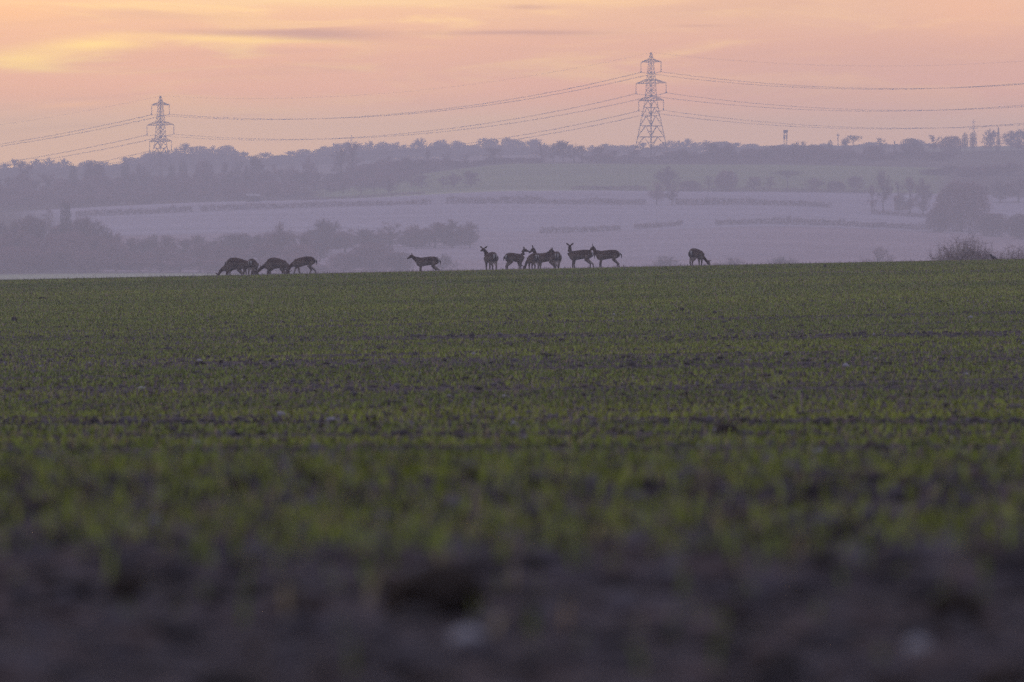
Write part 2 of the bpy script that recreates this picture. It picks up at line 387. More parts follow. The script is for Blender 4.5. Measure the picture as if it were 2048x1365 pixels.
for i, a in enumerate([
    (870, 1232, 215, 120, 'big dark clod of earth in the blurred bare soil, largest of all the clods'),
    (1920, 1245, 120, 75, 'blurred dark clod in the bare soil at the right edge of the near ground'),
    (250, 1195, 80, 55, 'small blurred clod in the bare soil near the lower left corner'),
    (1453, 868, 46, 24, 'dark clod in the wheel rut right of centre, biggest in sharp focus'),
    (285, 859, 26, 11, 'dark clod just below the wheel rut on the left side of the field'),
    (787, 885, 22, 9, 'dark clod below the wheel rut, between the left clod and the centre'),
    (667, 848, 16, 9, 'little dark clod lying in the wheel rut left of centre'),
    (400, 729, 22, 8, 'flat dark clod in the middle of the left half of the field'),
    (442, 726, 9, 7, 'tiny dark clod beside a flat one in the left half of the field'),
    (28, 644, 13, 12, 'upright dark clod near the left edge of the green crop'),
    (85, 600, 16, 7, 'flat dark clod close under the crest on the far left'),
    (1364, 622, 11, 8, 'small dark clod in the yellow green crop below the deer grazing alone'),
    (1098, 713, 15, 6, 'flat dark clod in the crop right of the middle of the field'),
    (1650, 536, 7, 8, 'small dark lump standing on the crest left of the thorn bush'),
    (700, 960, 30, 18, 'blurred clod at the far edge of the thick green strip'),
    (372, 914, 30, 9, 'low clod at the edge of the sharp soil before the green strip, left'),
    (1880, 884, 30, 13, 'dark clod in the rut far to the right'),
    (1240, 1040, 26, 20, 'dark blurred clod standing in the thick green strip, right of centre')]):
    lump('soil_clod', *a, i=i)
for i, a in enumerate([
    (935, 1300, 78, 52, 'large pale flint close to the camera, blurred to a white disc'),
    (1835, 1312, 60, 40, 'pale flint at the lower right corner, blurred'),
    (312, 1048, 26, 18, 'blurred white flint in the green strip on the left'),
    (283, 779, 15, 8, 'white flint in the left half of the field, alone among thin seedlings'),
    (484, 762, 7, 5, 'tiny bright flint near the middle of the left half'),
    (1486, 822, 6, 5, 'tiny glinting flint just above the rut right of centre'),
    (690, 627, 10, 4, 'flat bright flint high up in the yellow green crop'),
    (1252, 950, 18, 8, 'pale flint near the start of the blurred strip, right of centre'),
    (166, 968, 10, 17, 'narrow upright pale flint at the left of the green strip')]):
    lump('stone', *a, i=i)

# ------------------------------------------------------------------ deer
def ring_loft(pts, ry, rz, seg=12, up=Vector((0, 0, 1))):
    pts = [Vector(p) for p in pts]; n = len(pts); V, Fq = [], []
    for i, p in enumerate(pts):
        t = (pts[min(i + 1, n - 1)] - pts[max(i - 1, 0)]).normalized()
        s = up.cross(t)
        if s.length < 0.2: s = Vector((0, 1, 0)).cross(t) if abs(t.y) < 0.9 else Vector((1, 0, 0)).cross(t); s = t.cross(Vector((-1, 0, 0))) if abs(t.z) > 0.9 else s
        s.normalize(); nn = t.cross(s)
        for k in range(seg):
            a = 2 * math.pi * k / seg
            V.append(p + s * (math.cos(a) * ry[i]) + nn * (math.sin(a) * rz[i]))
    for i in range(n - 1):
        for k in range(seg):
            k2 = (k + 1) % seg
            Fq.append((i*seg + k, i*seg + k2, (i+1)*seg + k2, (i+1)*seg + k))
    return V, Fq, [tuple(range(seg))[::-1], tuple(range((n-1)*seg, n*seg))]

def smooth_path(pts, n):
    pts = [Vector(p) for p in pts]; out = []
    m = len(pts) - 1
    for i in range(n + 1):
        t = i / n * m; k = min(int(t), m - 1); f = t - k
        p0, p1, p2, p3 = pts[max(k-1, 0)], pts[k], pts[k+1], pts[min(k+2, m)]
        out.append(0.5*((2*p1)+(p2-p0)*f+(2*p0-5*p1+4*p2-p3)*f*f+(3*p1-p0-3*p2+p3)*f**3))
    return out

def deer_mesh(hb, hyaw, hpitch, legs, neck_mid=None, ear=1.0, arch=0.02, dip=0.03, thin=1.0, ear_spread=0.8, tailup=0.0):
    """local frame: +x towards the chest, z up, feet on z = 0.  hb: base of the skull"""
    parts = []
    sx = [-.60, -.55, -.47, -.36, -.18, .02, .20, .34, .43, .48]
    sz = [.665, .680, .692, .702, .700, .686, .674, .668, .672, .680]
    ry = [.045, .095, .135, .158, .160, .168, .160, .135, .095, .04]
    rz = [.045, .105, .160, .188, .188, .190, .195, .195, .145, .06]
    ry = [a * 1.10 for a in ry]; rz = [a * 1.08 for a in rz]
    sz = [z + arch * math.exp(-((x + .15) / .30) ** 2) - dip * max(0, x + .1) / .58 for x, z in zip(sx, sz)]
    parts.append(ring_loft([(x, 0, z) for x, z in zip(sx, sz)], ry, rz, 16))
    hb = Vector(hb)
    n0, n1 = Vector((.28, 0, .68 - dip * .65)), Vector((.44, 0, .66 - dip if hb.z < .6 else .77))
    mid = Vector(neck_mid) if neck_mid else (n1 * .45 + hb * .55 + Vector((.05, 0, .02 if hb.z > .6 else .06)))
    pth = smooth_path([n0, n1, mid, hb], 9)
    r = [.175, .165, .150, .130, .112, .096, .084, .074, .068, .064]
    parts.append(ring_loft(pth, [a * .70 * thin for a in r], [a * 1.12 * thin for a in r], 12))
    hd = Vector((math.cos(hpitch) * math.cos(hyaw), math.cos(hpitch) * math.sin(hyaw), math.sin(hpitch)))
    side = Vector((0, 0, 1)).cross(hd)
    if side.length < .15: side = Vector((-math.sin(hyaw), math.cos(hyaw), 0))
    side.normalize(); hup = hd.cross(side)
    off = [-.05, 0, .05, .10, .16, .22, .265, .28]
    parts.append(ring_loft([hb + hd * a + hup * (.018 if a < .12 else .0) for a in off], [.045, .062, .066, .058, .043, .035, .028, .012],
                           [.050, .074, .078, .068, .048, .038, .030, .012], 12, up=hup))
    for s in (1, -1):
        e0 = hb + hd * .0 + hup * .06 + side * (s * .042)
        ed = (side * (s * ear_spread) + hup * .75 - hd * .25).normalized()
        lg = .165 * ear
        parts.append(ring_loft([e0, e0 + ed*lg*.3, e0 + ed*lg*.62, e0 + ed*lg*.9, e0 + ed*lg], [.026, .040, .043, .026, .008], [.018, .017, .016, .013, .008], 10, up=hd))
    tb = Vector((-.595, 0, .75))
    parts.append(ring_loft([tb + Vector((.05, 0, .02)), tb, tb + Vector((-.05, 0, -.05 + tailup)), tb + Vector((-.065, 0, -.14 + tailup)), tb + Vector((-.06, 0, -.23 + tailup))],
                           [.03, .03, .030, .026, .01], [.03, .026, .022, .02, .008], 10, up=Vector((0, 1, 0))))
    for (front, s, dx) in ((1, 1, legs[0]), (1, -1, legs[1]), (0, 1, legs[2]), (0, -1, legs[3])):
        if front:
            pts = [(.31, .075, .68), (.30, .09, .56), (.27, .088, .45), (.295, .080, .27), (.285, .078, .10), (.295, .078, .045), (.315, .078, .0)]
            r1 = [.10, .090, .060, .036, .025, .026, .030]
            r2 = [.13, .110, .068, .040, .027, .028, .032]
            sh = [0, .02, .12, .5, .9, .97, 1.0]
        else:
            pts = [(-.37, .075, .70), (-.34, .098, .58), (-.29, .098, .48), (-.40, .088, .37), (-.475, .080, .285), (-.455, .078, .11), (-.445, .078, .045), (-.425, .078, .0)]
            r1 = [.12, .110, .085, .054, .038, .026, .027, .030]
            r2 = [.16, .150, .112, .066, .046, .028, .028, .032]
            sh = [0, .04, .10, .38, .6, .9, .96, 1.0]
        pts = [Vector((p[0] + dx * h, p[1] * s, p[2])) for p, h in zip(pts, sh)]
        parts.append(ring_loft(pts, r1, r2, 10, up=Vector((0, 1, 0))))
    V, Q, offv = [], [], 0
    for v, q, caps in parts:
        V += [tuple(p) for p in v]; Q += [tuple(i + offv for i in f) for f in q] + [tuple(i + offv for i in c) for c in caps]; offv += len(v)
    me = bpy.data.meshes.new('deer_base'); me.from_pydata(V, [], Q)
    bm = bmesh.new(); bm.from_mesh(me); bmesh.ops.recalc_face_normals(bm, faces=bm.faces); bm.to_mesh(me); bm.free()
    o = bpy.data.objects.new('deer_base', me); C.objects.link(o)
    m1 = o.modifiers.new('r', 'REMESH'); m1.mode = 'VOXEL'; m1.voxel_size = 0.0125
    m2 = o.modifiers.new('s', 'SMOOTH'); m2.iterations = 3; m2.factor = 0.5
    dg = bpy.context.evaluated_depsgraph_get(); ev = o.evaluated_get(dg)
    out = bpy.data.meshes.new_from_object(ev)
    bpy.data.objects.remove(o); bpy.data.meshes.remove(me)
    out.name = 'deer'; out.materials.clear()
    for k in ('coat', 'flank', 'pale', 'white', 'dark'): out.materials.append(M[k])
    nf = len(out.polygons); ce = np.zeros(nf * 3); out.polygons.foreach_get('center', ce); ce = ce.reshape(-1, 3)
    x, y, z = ce.T; mi = np.zeros(nf, dtype=np.int32)
    jag = 0.02 * np.sin(x * 31) + 0.015 * np.sin(y * 47 + x * 19)
    mi[(z < .70 + jag) & (x < .5) & (z > .3)] = 1
    mi[(z < .535 + jag) & (np.abs(x + .02) < .24) & (z > .40)] = 2                 # belly
    mi[(z < .5) & (np.abs(y) < .075) & (z > .2) & (x < .5) & (x > -.6)] = 2                  # inside of the legs
    rump = (x < -.50) & (z > .50) & (z < .80)
    mi[rump & (np.abs(y) < .115)] = 3
    mi[rump & (np.abs(y) >= .088) & (np.abs(y) < .125)] = 4
    mi[(x < -.57) & (np.abs(y) < .026) & (z > .5)] = 4
    hp = np.array(hb + hd * .275); mi[np.linalg.norm(ce - hp, axis=1) < .03] = 4
    out.polygons.foreach_set('material_index', mi); out.polygons.foreach_set('use_smooth', np.ones(nf, dtype=bool))
    out.update()
    return out

R = math.radians
GR = dict(hb=(.72, 0, .25), hyaw=0, hpitch=R(-66), neck_mid=(.61, 0, .45), dip=.10, thin=.86)        # grazing
GL = 'fallow deer grazing along the crest of the field'
def deer(u, d, th, label, scale=1.0, legs=(0, .03, .02, -.04), sink=0.0, group='fallow deer on the crest of the field', **kw):
    me = deer_mesh(legs=legs, **kw)
    p = at(u, d)
    o = link('deer', me, None, (p.x, p.y, p.z - 0.03), R(th), (scale,) * 3)
    tag(o, label, 'deer', group)
W = (-.16, .14, .18, -.20)
deer(466, 398, 172, 'leftmost grazing deer, head down at the left, hindquarters hidden behind another deer', .95, (.05, -.05, .05, -.08), **GR)
deer(478, 393, -14, 'high-backed deer of the left group, grazing to the right towards a rump-on deer', 1.0, (.04, -.06, .02, -.05), arch=.05, **GR)
deer(506, 392, 76, 'narrow deer seen from behind between the two pairs of grazing deer, head down at right', .95, (0, .05, .02, -.05), **GR)
deer(550, 398, 178, 'deer with lowered head held clear of the grass, facing left before a second body', .97, (.03, -.05, .03, -.06), hb=(.66, 0, .50), hyaw=0, hpitch=R(-30), neck_mid=(.56, 0, .60))
deer(556, 394, -24, 'deer with humped back grazing to the right, nose to nose with a striding grazer', .98, (0, -.05, .03, -.05), arch=.05, hb=(.50, 0, .24), hyaw=0, hpitch=R(-70), neck_mid=(.52, 0, .46), dip=.10, thin=.86)
deer(606, 391, 197, 'striding deer grazing with its head to the left, rightmost of the left group', 1.0, W, **GR)
deer(853, 399, 180, 'lone deer walking left with neck stretched forward, in the gap between the groups', 1.0, (-.06, .04, .05, -.20), hb=(.66, 0, .92), hyaw=0, hpitch=R(-22), neck_mid=(.57, 0, .84))
deer(981, 391, 112, 'deer seen from behind looking back at the camera with both ears spread', 1.02, (.02, -.02, .03, -.04), hb=(.40, .17, 1.02), hyaw=R(128), hpitch=R(-12), neck_mid=(.43, .06, .92), ear=1.15, ear_spread=1.2)
deer(1030, 392, 36, 'deer facing right with raised head, its dark tail at the left', .97, (.02, -.02, .0, -.05), hb=(.52, 0, 1.04), hyaw=R(-45), hpitch=R(-12), neck_mid=(.46, 0, .95), ear_spread=.9)
deer(1066, 388, 112, 'deer seen from behind grazing, head at lower left, in front of the tallest head', .92, (0, .04, .02, -.04), hb=(.50, .22, .22), hyaw=R(30), hpitch=R(-60), neck_mid=(.52, .12, .46), dip=.08, thin=.86)
deer(1091, 397, 158, 'alert deer facing left whose head stands above a grazing one, tallest of the middle cluster', 1.06, (.03, -.04, .04, -.16), hb=(.55, 0, 1.04), hyaw=R(14), hpitch=R(-34), neck_mid=(.50, 0, .86), ear_spread=.35)
deer(1114, 390, 88, 'deer standing rump-on, rightmost of the middle cluster, its head turned to the left', .98, (0, .03, .02, -.04), hb=(.42, .24, .95), hyaw=R(105), hpitch=R(-20), neck_mid=(.45, .12, .80), ear_spread=1.0)
deer(1160, 388, 167, 'deep-chested deer with its face turned away, just left of the alert side-view deer', 1.03, (.03, -.03, -.02, -.16), hb=(.46, .0, 1.05), hyaw=R(-75), hpitch=R(-8), neck_mid=(.46, 0, .87), ear_spread=.9)
deer(1214, 386, 180, 'alert deer in clean side view facing left, white rump at its right end', 1.0, (.05, -.03, .00, -.10), hb=(.60, 0, 1.00), hyaw=0, hpitch=R(-32), neck_mid=(.54, 0, .84), ear_spread=.3)
deer(1394, 383, 55, 'deer grazing alone at the right of the herd, head down to the right', .96, (.02, -.04, .03, -.05), hb=(.66, -.16, .27), hyaw=R(-35), hpitch=R(-62), neck_mid=(.59, 0, .47), dip=.10, thin=.86)

# ------------------------------------------------------------------ birds on the crest
def bird(u, d, th, L, label):
    parts = [ring_loft(smooth_path([(-.34, 0, .10), (-.16, 0, .16), (.05, 0, .24), (.20, 0, .34), (.27, 0, .42)], 10),
                       [.02, .05, .09, .12, .13, .135, .125, .10, .075, .07, .05], [.012, .03, .07, .10, .12, .125, .115, .095, .075, .07, .05], 12),
             ring_loft([(.22, 0, .40), (.28, 0, .46), (.33, 0, .47), (.37, 0, .455)], [.06, .072, .06, .02], [.06, .075, .06, .022], 10),
             ring_loft([(.36, 0, .46), (.46, 0, .43)], [.022, .004], [.022, .004], 8),
             ring_loft([(-.28, 0, .12), (-.45, 0, .05), (-.55, 0, .02)], [.06, .07, .06], [.015, .012, .01], 8),
             ring_loft([(.02, .05, .16), (.04, .05, .0)], [.016, .010], [.016, .010], 6),
             ring_loft([(.02, -.05, .16), (.04, -.05, .0)], [.016, .010], [.016, .010], 6)]
    V, Q, offv = [], [], 0
    for v, q, caps in parts:
        V += [tuple(p) for p in v]; Q += [tuple(i + offv for i in f) for f in q] + [tuple(i + offv for i in c) for c in caps]; offv += len(v)
    me = bpy.data.meshes.new('bird'); me.from_pydata(V, [], Q); me.materials.append(M['feather'])
    for p in me.polygons: p.use_smooth = True
    p = at(u, d); o = link('bird', me, None, (p.x, p.y, p.z), R(th), (L, L, L)); tag(o, label, 'bird')
bird(1989, 383, 165, .62, 'black bird standing on the crest in front of the bare thorn bush')
bird(1001, 396, 20, .42, 'small dark bird low on the crest between two standing deer')

# ------------------------------------------------------------------ thorn bushes behind the crest
def bush_mesh(name, w, h, n, seed, m, rr=(.012, .004), depth=1.0, base_r=0.35, twig=9):
    r = np.random.default_rng(seed); A, B, R0, R1 = [], [], [], []
    for i in range(n):
        a = r.random() * 6.283; q = math.sqrt(r.random())
        p = np.array([math.cos(a) * q * w * base_r, math.sin(a) * q * w * base_r * depth, -.1])
        tx = math.cos(a) * q * w * .5; ty = math.sin(a) * q * w * .5 * depth
        tz = h * (.92 - .50 * q * q) * r.uniform(.50, 1.0)
        tip = np.array([tx, ty, tz]) + r.normal(0, .06 * h, 3); midp = p * .5 + tip * .5 + r.normal(0, .07 * h, 3)
        prev = p
        pts = [p, p * .55 + midp * .45 + r.normal(0, .02 * h, 3), midp, midp * .5 + tip * .5 + r.normal(0, .03 * h, 3), tip]
        for k in range(4):
            A.append(pts[k]); B.append(pts[k + 1]); R0.append(rr[0] * (1 - k * .2)); R1.append(rr[0] * (1 - (k + 1) * .2) + rr[1] * .3)
        for k in range(twig):
            t = r.random(); s = int(t * 4); f = t * 4 - s; s = min(s, 3)
            q0 = pts[s] * (1 - f) + pts[s + 1] * f
            dv = r.normal(0, 1, 3); dv[2] = dv[2] * .7 + .3; dv /= np.linalg.norm(dv)
            A.append(q0); B.append(q0 + dv * h * r.uniform(.08, .24)); R0.append(rr[1]); R1.append(rr[1] * .5)
    v, q_, c = prisms(A, B, R0, R1)
    return mesh_np(name, v, [q_, c], [m])
p = at(1932, 424); o = link('thorn_bush', bush_mesh('thorn_bush', 3.4, 2.45, 270, 5, M['thorn'], (.010, .0045), .8, .40, 26), None, p)
tag(o, 'leafless thorn bush with upright twigs rising behind the crest near the right edge', 'bush')
p = at(2032, 430); o = link('thorn_bush', bush_mesh('thorn_bush', 3.0, 2.05, 210, 8, M['thorn'], (.010, .0045), .8, .42, 24), None, p)
tag(o, 'lower thorn bush cut by the right edge of the view, beside a taller one', 'bush')

# ------------------------------------------------------------------ trees
def bare_tree(seed, H=12.0, W=11.0, fork=0.28, low=0.30, limbs=15, branches=9, twigs=10, tw=0.030, flat=1.0, trunk_r=0.33, skew=0.0):
    r = np.random.default_rng(seed)
    lean = r.normal(0, .02, 2) * H
    def axis(z): return np.array([lean[0] * (z / H) ** 1.5 + skew * (z / H) ** 2 * W, lean[1] * (z / H) ** 1.5, z])
    tb = Bars(); top = H * .72; n = 9
    for i in range(n):
        z0, z1 = top * i / n, top * (i + 1) / n
        tb.add(axis(z0) - (0, 0, .3 if i == 0 else 0), axis(z1), trunk_r * (1.25 if i == 0 else 1) * (1 - .8 * z0 / top), trunk_r * (1 - .8 * z1 / top))
    A, B, R0, R1 = [], [], [], []
    cz = H * (low + 1) / 2; rz = H * (1 - low) / 2
    for i in range(limbs):
        a = i * 2.399 + r.normal(0, .35)
        e = r.uniform(-.75, 1.0) if i > 2 else r.uniform(.6, 1.0)
        rad = math.sqrt(max(0, 1 - e * e)) * r.uniform(.62, 1.02)
        tip = axis(cz + rz * e * flat * .88) + np.array([math.cos(a) * rad * W / 2 * .86, math.sin(a) * rad * W / 2 * .86, 0])
        z0 = H * (fork + (.62 - fork) * ((e + 1) / 2) * r.uniform(.6, 1.0)); z0 = min(z0, tip[2] * .85)
        p0 = axis(z0)
        c1 = p0 * .55 + tip * .45 + np.array([0, 0, .10 * H * r.uniform(.2, 1)]) + r.normal(0, .03 * H, 3)
        pts = [p0, p0 * .55 + c1 * .45 + r.normal(0, .012 * H, 3), c1, c1 * .5 + tip * .5 + r.normal(0, .02 * H, 3), tip]
        lr = trunk_r * .36
        for k in range(4):
            tb.add(pts[k], pts[k + 1], lr * (1 - k * .22), lr * (1 - (k + 1) * .22))
        for j in range(branches):
            t = r.uniform(.25, 1.0) * 3.99; s = int(t); q0 = pts[s] * (1 - t + s) + pts[s + 1] * (t - s)
            dv = r.normal(0, 1, 3); out = q0 - axis(cz * .9); out = out / (np.linalg.norm(out) + 1e-6)
            dv = dv * .75 + out * .9 + np.array([0, 0, .25]); dv /= np.linalg.norm(dv)
            L = .15 * (H + W) / 2 * r.uniform(.6, 1.25); q1 = q0 + dv * L; qm = (q0 + q1) / 2 + r.normal(0, .05 * L, 3)
            A += [q0, qm]; B += [qm, q1]; R0 += [lr * .30, lr * .22]; R1 += [lr * .22, tw]
            for k in range(twigs):
                t2 = r.uniform(.2, 1.0); w0 = q0 + (q1 - q0) * t2
                d2 = r.normal(0, 1, 3) * .8 + dv * .75 + np.array([0, 0, .2]); d2 /= np.linalg.norm(d2)
                w1 = w0 + d2 * r.uniform(.45, 1.25) * H / 12
                A.append(w0); B.append(w1); R0.append(tw); R1.append(tw * .5)
    v, q, c = prisms(A, B, R0, R1)
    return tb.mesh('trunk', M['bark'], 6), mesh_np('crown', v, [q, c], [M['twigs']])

def dense_tree(seed, H=11.0, W=12.0, low=.06, n=2600, conifer=False, m='twigs', tw=.06):
    """close crown of many small twig sprays, reaching nearly to the ground"""
    r = np.random.default_rng(seed); tb = Bars()
    tb.poly([np.array([0, 0, -.3]), np.array([.05, 0, H * .4]), np.array([0, .05, H * .8])], .35, .08)
    A, B = [], []
    lumps = [(r.normal(0, 1, 3), r.uniform(.22, .42)) for _ in range(26)]
    for i in range(n):
        d = r.normal(0, 1, 3); d /= np.linalg.norm(d); q = r.random() ** .35
        if conifer:
            z = H * (low + (1 - low) * r.random() ** 1.25); tier = .8 + .2 * math.sin(z * 5.0)
            rad = W / 2 * (1 - (z / H)) ** .8 * tier * math.sqrt(r.random()) + .05
            a = r.random() * 6.283; p = np.array([math.cos(a) * rad, math.sin(a) * rad, z]); dv = np.array([math.cos(a), math.sin(a), .2]) + r.normal(0, .4, 3)
            L = .55
        else:
            k = 1 + sum(.16 * max(0, 1 - np.linalg.norm(d - lc / np.linalg.norm(lc)) / (lr * 2)) for lc, lr in lumps[:12])
            e = np.array([d[0] * W / 2, d[1] * W / 2, d[2] * H * (1 - low) / 2]) * q * k * .9
            p = e + np.array([0, 0, H * (1 + low) / 2]); dv = d * .8 + r.normal(0, .7, 3) + np.array([0, 0, .35]); L = .85
            if p[2] < H * .5: p[:2] *= 1.06
        dv /= np.linalg.norm(dv); A.append(p); B.append(p + dv * L * r.uniform(.5, 1.2) * H / 11)
    # inner branches so that the sprays hang on something
    for i in range(22):
        a = r.random() * 6.283; z = H * r.uniform(.15, .55); rr_ = W / 2 * r.uniform(.4, .8) * (1 if not conifer else (1 - z / H))
        tb.add(np.array([0, 0, z]), np.array([math.cos(a) * rr_, math.sin(a) * rr_, z + H * r.uniform(.05, .3)]), .11, .03)
    v, q, c = prisms(A, B, np.full(len(A), tw), np.full(len(A), tw * .4))
    return tb.mesh('trunk', M['bark'], 6), mesh_np('crown', v, [q, c], [M[m]])

def umbrella_tree(seed, H=12.0, W=8.0):
    r = np.random.default_rng(seed); tb = Bars()
    tb.poly([np.array([0, 0, -.3]), np.array([.2, 0, H * .35]), np.array([0, .1, H * .72]), np.array([.1, 0, H * .9])], .28, .10)
    A, B = [], []
    for pad in range(9):
        a = pad * 2.4; q = 0 if pad == 0 else r.uniform(.35, .8); z = H * (.93 - .16 * q * r.uniform(.3, 1.5))
        c0 = np.array([math.cos(a) * q * W / 2, math.sin(a) * q * W / 2, z]); tb.add(np.array([.05, 0, H * r.uniform(.55, .75)]), c0, .10, .04)
        for i in range(170):
            d = r.normal(0, 1, 3) * np.array([.19 * W, .19 * W, .035 * H]); p = c0 + d
            dv = np.array([d[0], d[1], .5]) + r.normal(0, .4, 3); dv /= np.linalg.norm(dv); A.append(p); B.append(p + dv * r.uniform(.3, .7))
    v, q, c = prisms(A, B, np.full(len(A), .045), np.full(len(A), .02))
    return tb.mesh('trunk', M['bark'], 6), mesh_np('crown', v, [q, c], [M['needles']])

KINDS = {
 'oak': [(12, 13, bare_tree(21 + i, 12, 13, .20, .17, 20, 11, 12, .036, 1.0, .42)) for i in range(3)],
 'tall': [(12, 7, bare_tree(41 + i, 12, 7.5, .18, .12, 17, 10, 11, .030)) for i in range(3)],
 'round': [(12, 10, bare_tree(61 + i, 12, 11, .12, .06, 24, 12, 12, .036)) for i in range(3)],
 'gappy': [(12, 9, bare_tree(71 + i, 12, 9, .20, .18, 14, 9, 10, .030)) for i in range(2)],
 'dense': [(11, 12, dense_tree(81 + i, 11, 12, -.04, 4600, tw=.075)) for i in range(2)],
 'ivy': [(11, 7, dense_tree(91, 11, 7, .12, 1900, m='needles'))],
 'pine': [(12, 8, umbrella_tree(95))],
 'fir': [(12, 7, dense_tree(97, 12, 7, .05, 2000, True, 'needles', .06))],
}
NAME = {'oak': 'oak_tree', 'tall': 'bare_tree', 'round': 'bare_tree', 'gappy': 'bare_tree', 'dense': 'bushy_tree', 'ivy': 'bushy_tree', 'pine': 'pine_tree', 'fir': 'fir_tree'}
ntree = [0]
def tree(u, d, top, wpx, kind, label, group=None):
    """u: photo column, top: photo row of the top, wpx: width of the crown in photo pixels"""
    p = at(u, d); k = d / F
    H = (682 - p.z / d * F - top) * k
    Wd = wpx * k * (1.0 if group is None else 1.3)
    H = max(H, 2.0); H *= 1.03
    if group is None and kind in ('gappy', 'tall', 'round'): Wd *= 1.15
    h0, w0, (tm, cm_) = rnd.choice(KINDS[kind])
    o = empty(NAME[kind], (p.x, p.y, p.z), rnd.random() * 6.283, (Wd / w0, Wd / w0, H / h0))
    tag(o, label, 'tree', group)
    link('trunk', tm, o); link('crown', cm_, o); ntree[0] += 1
    return o

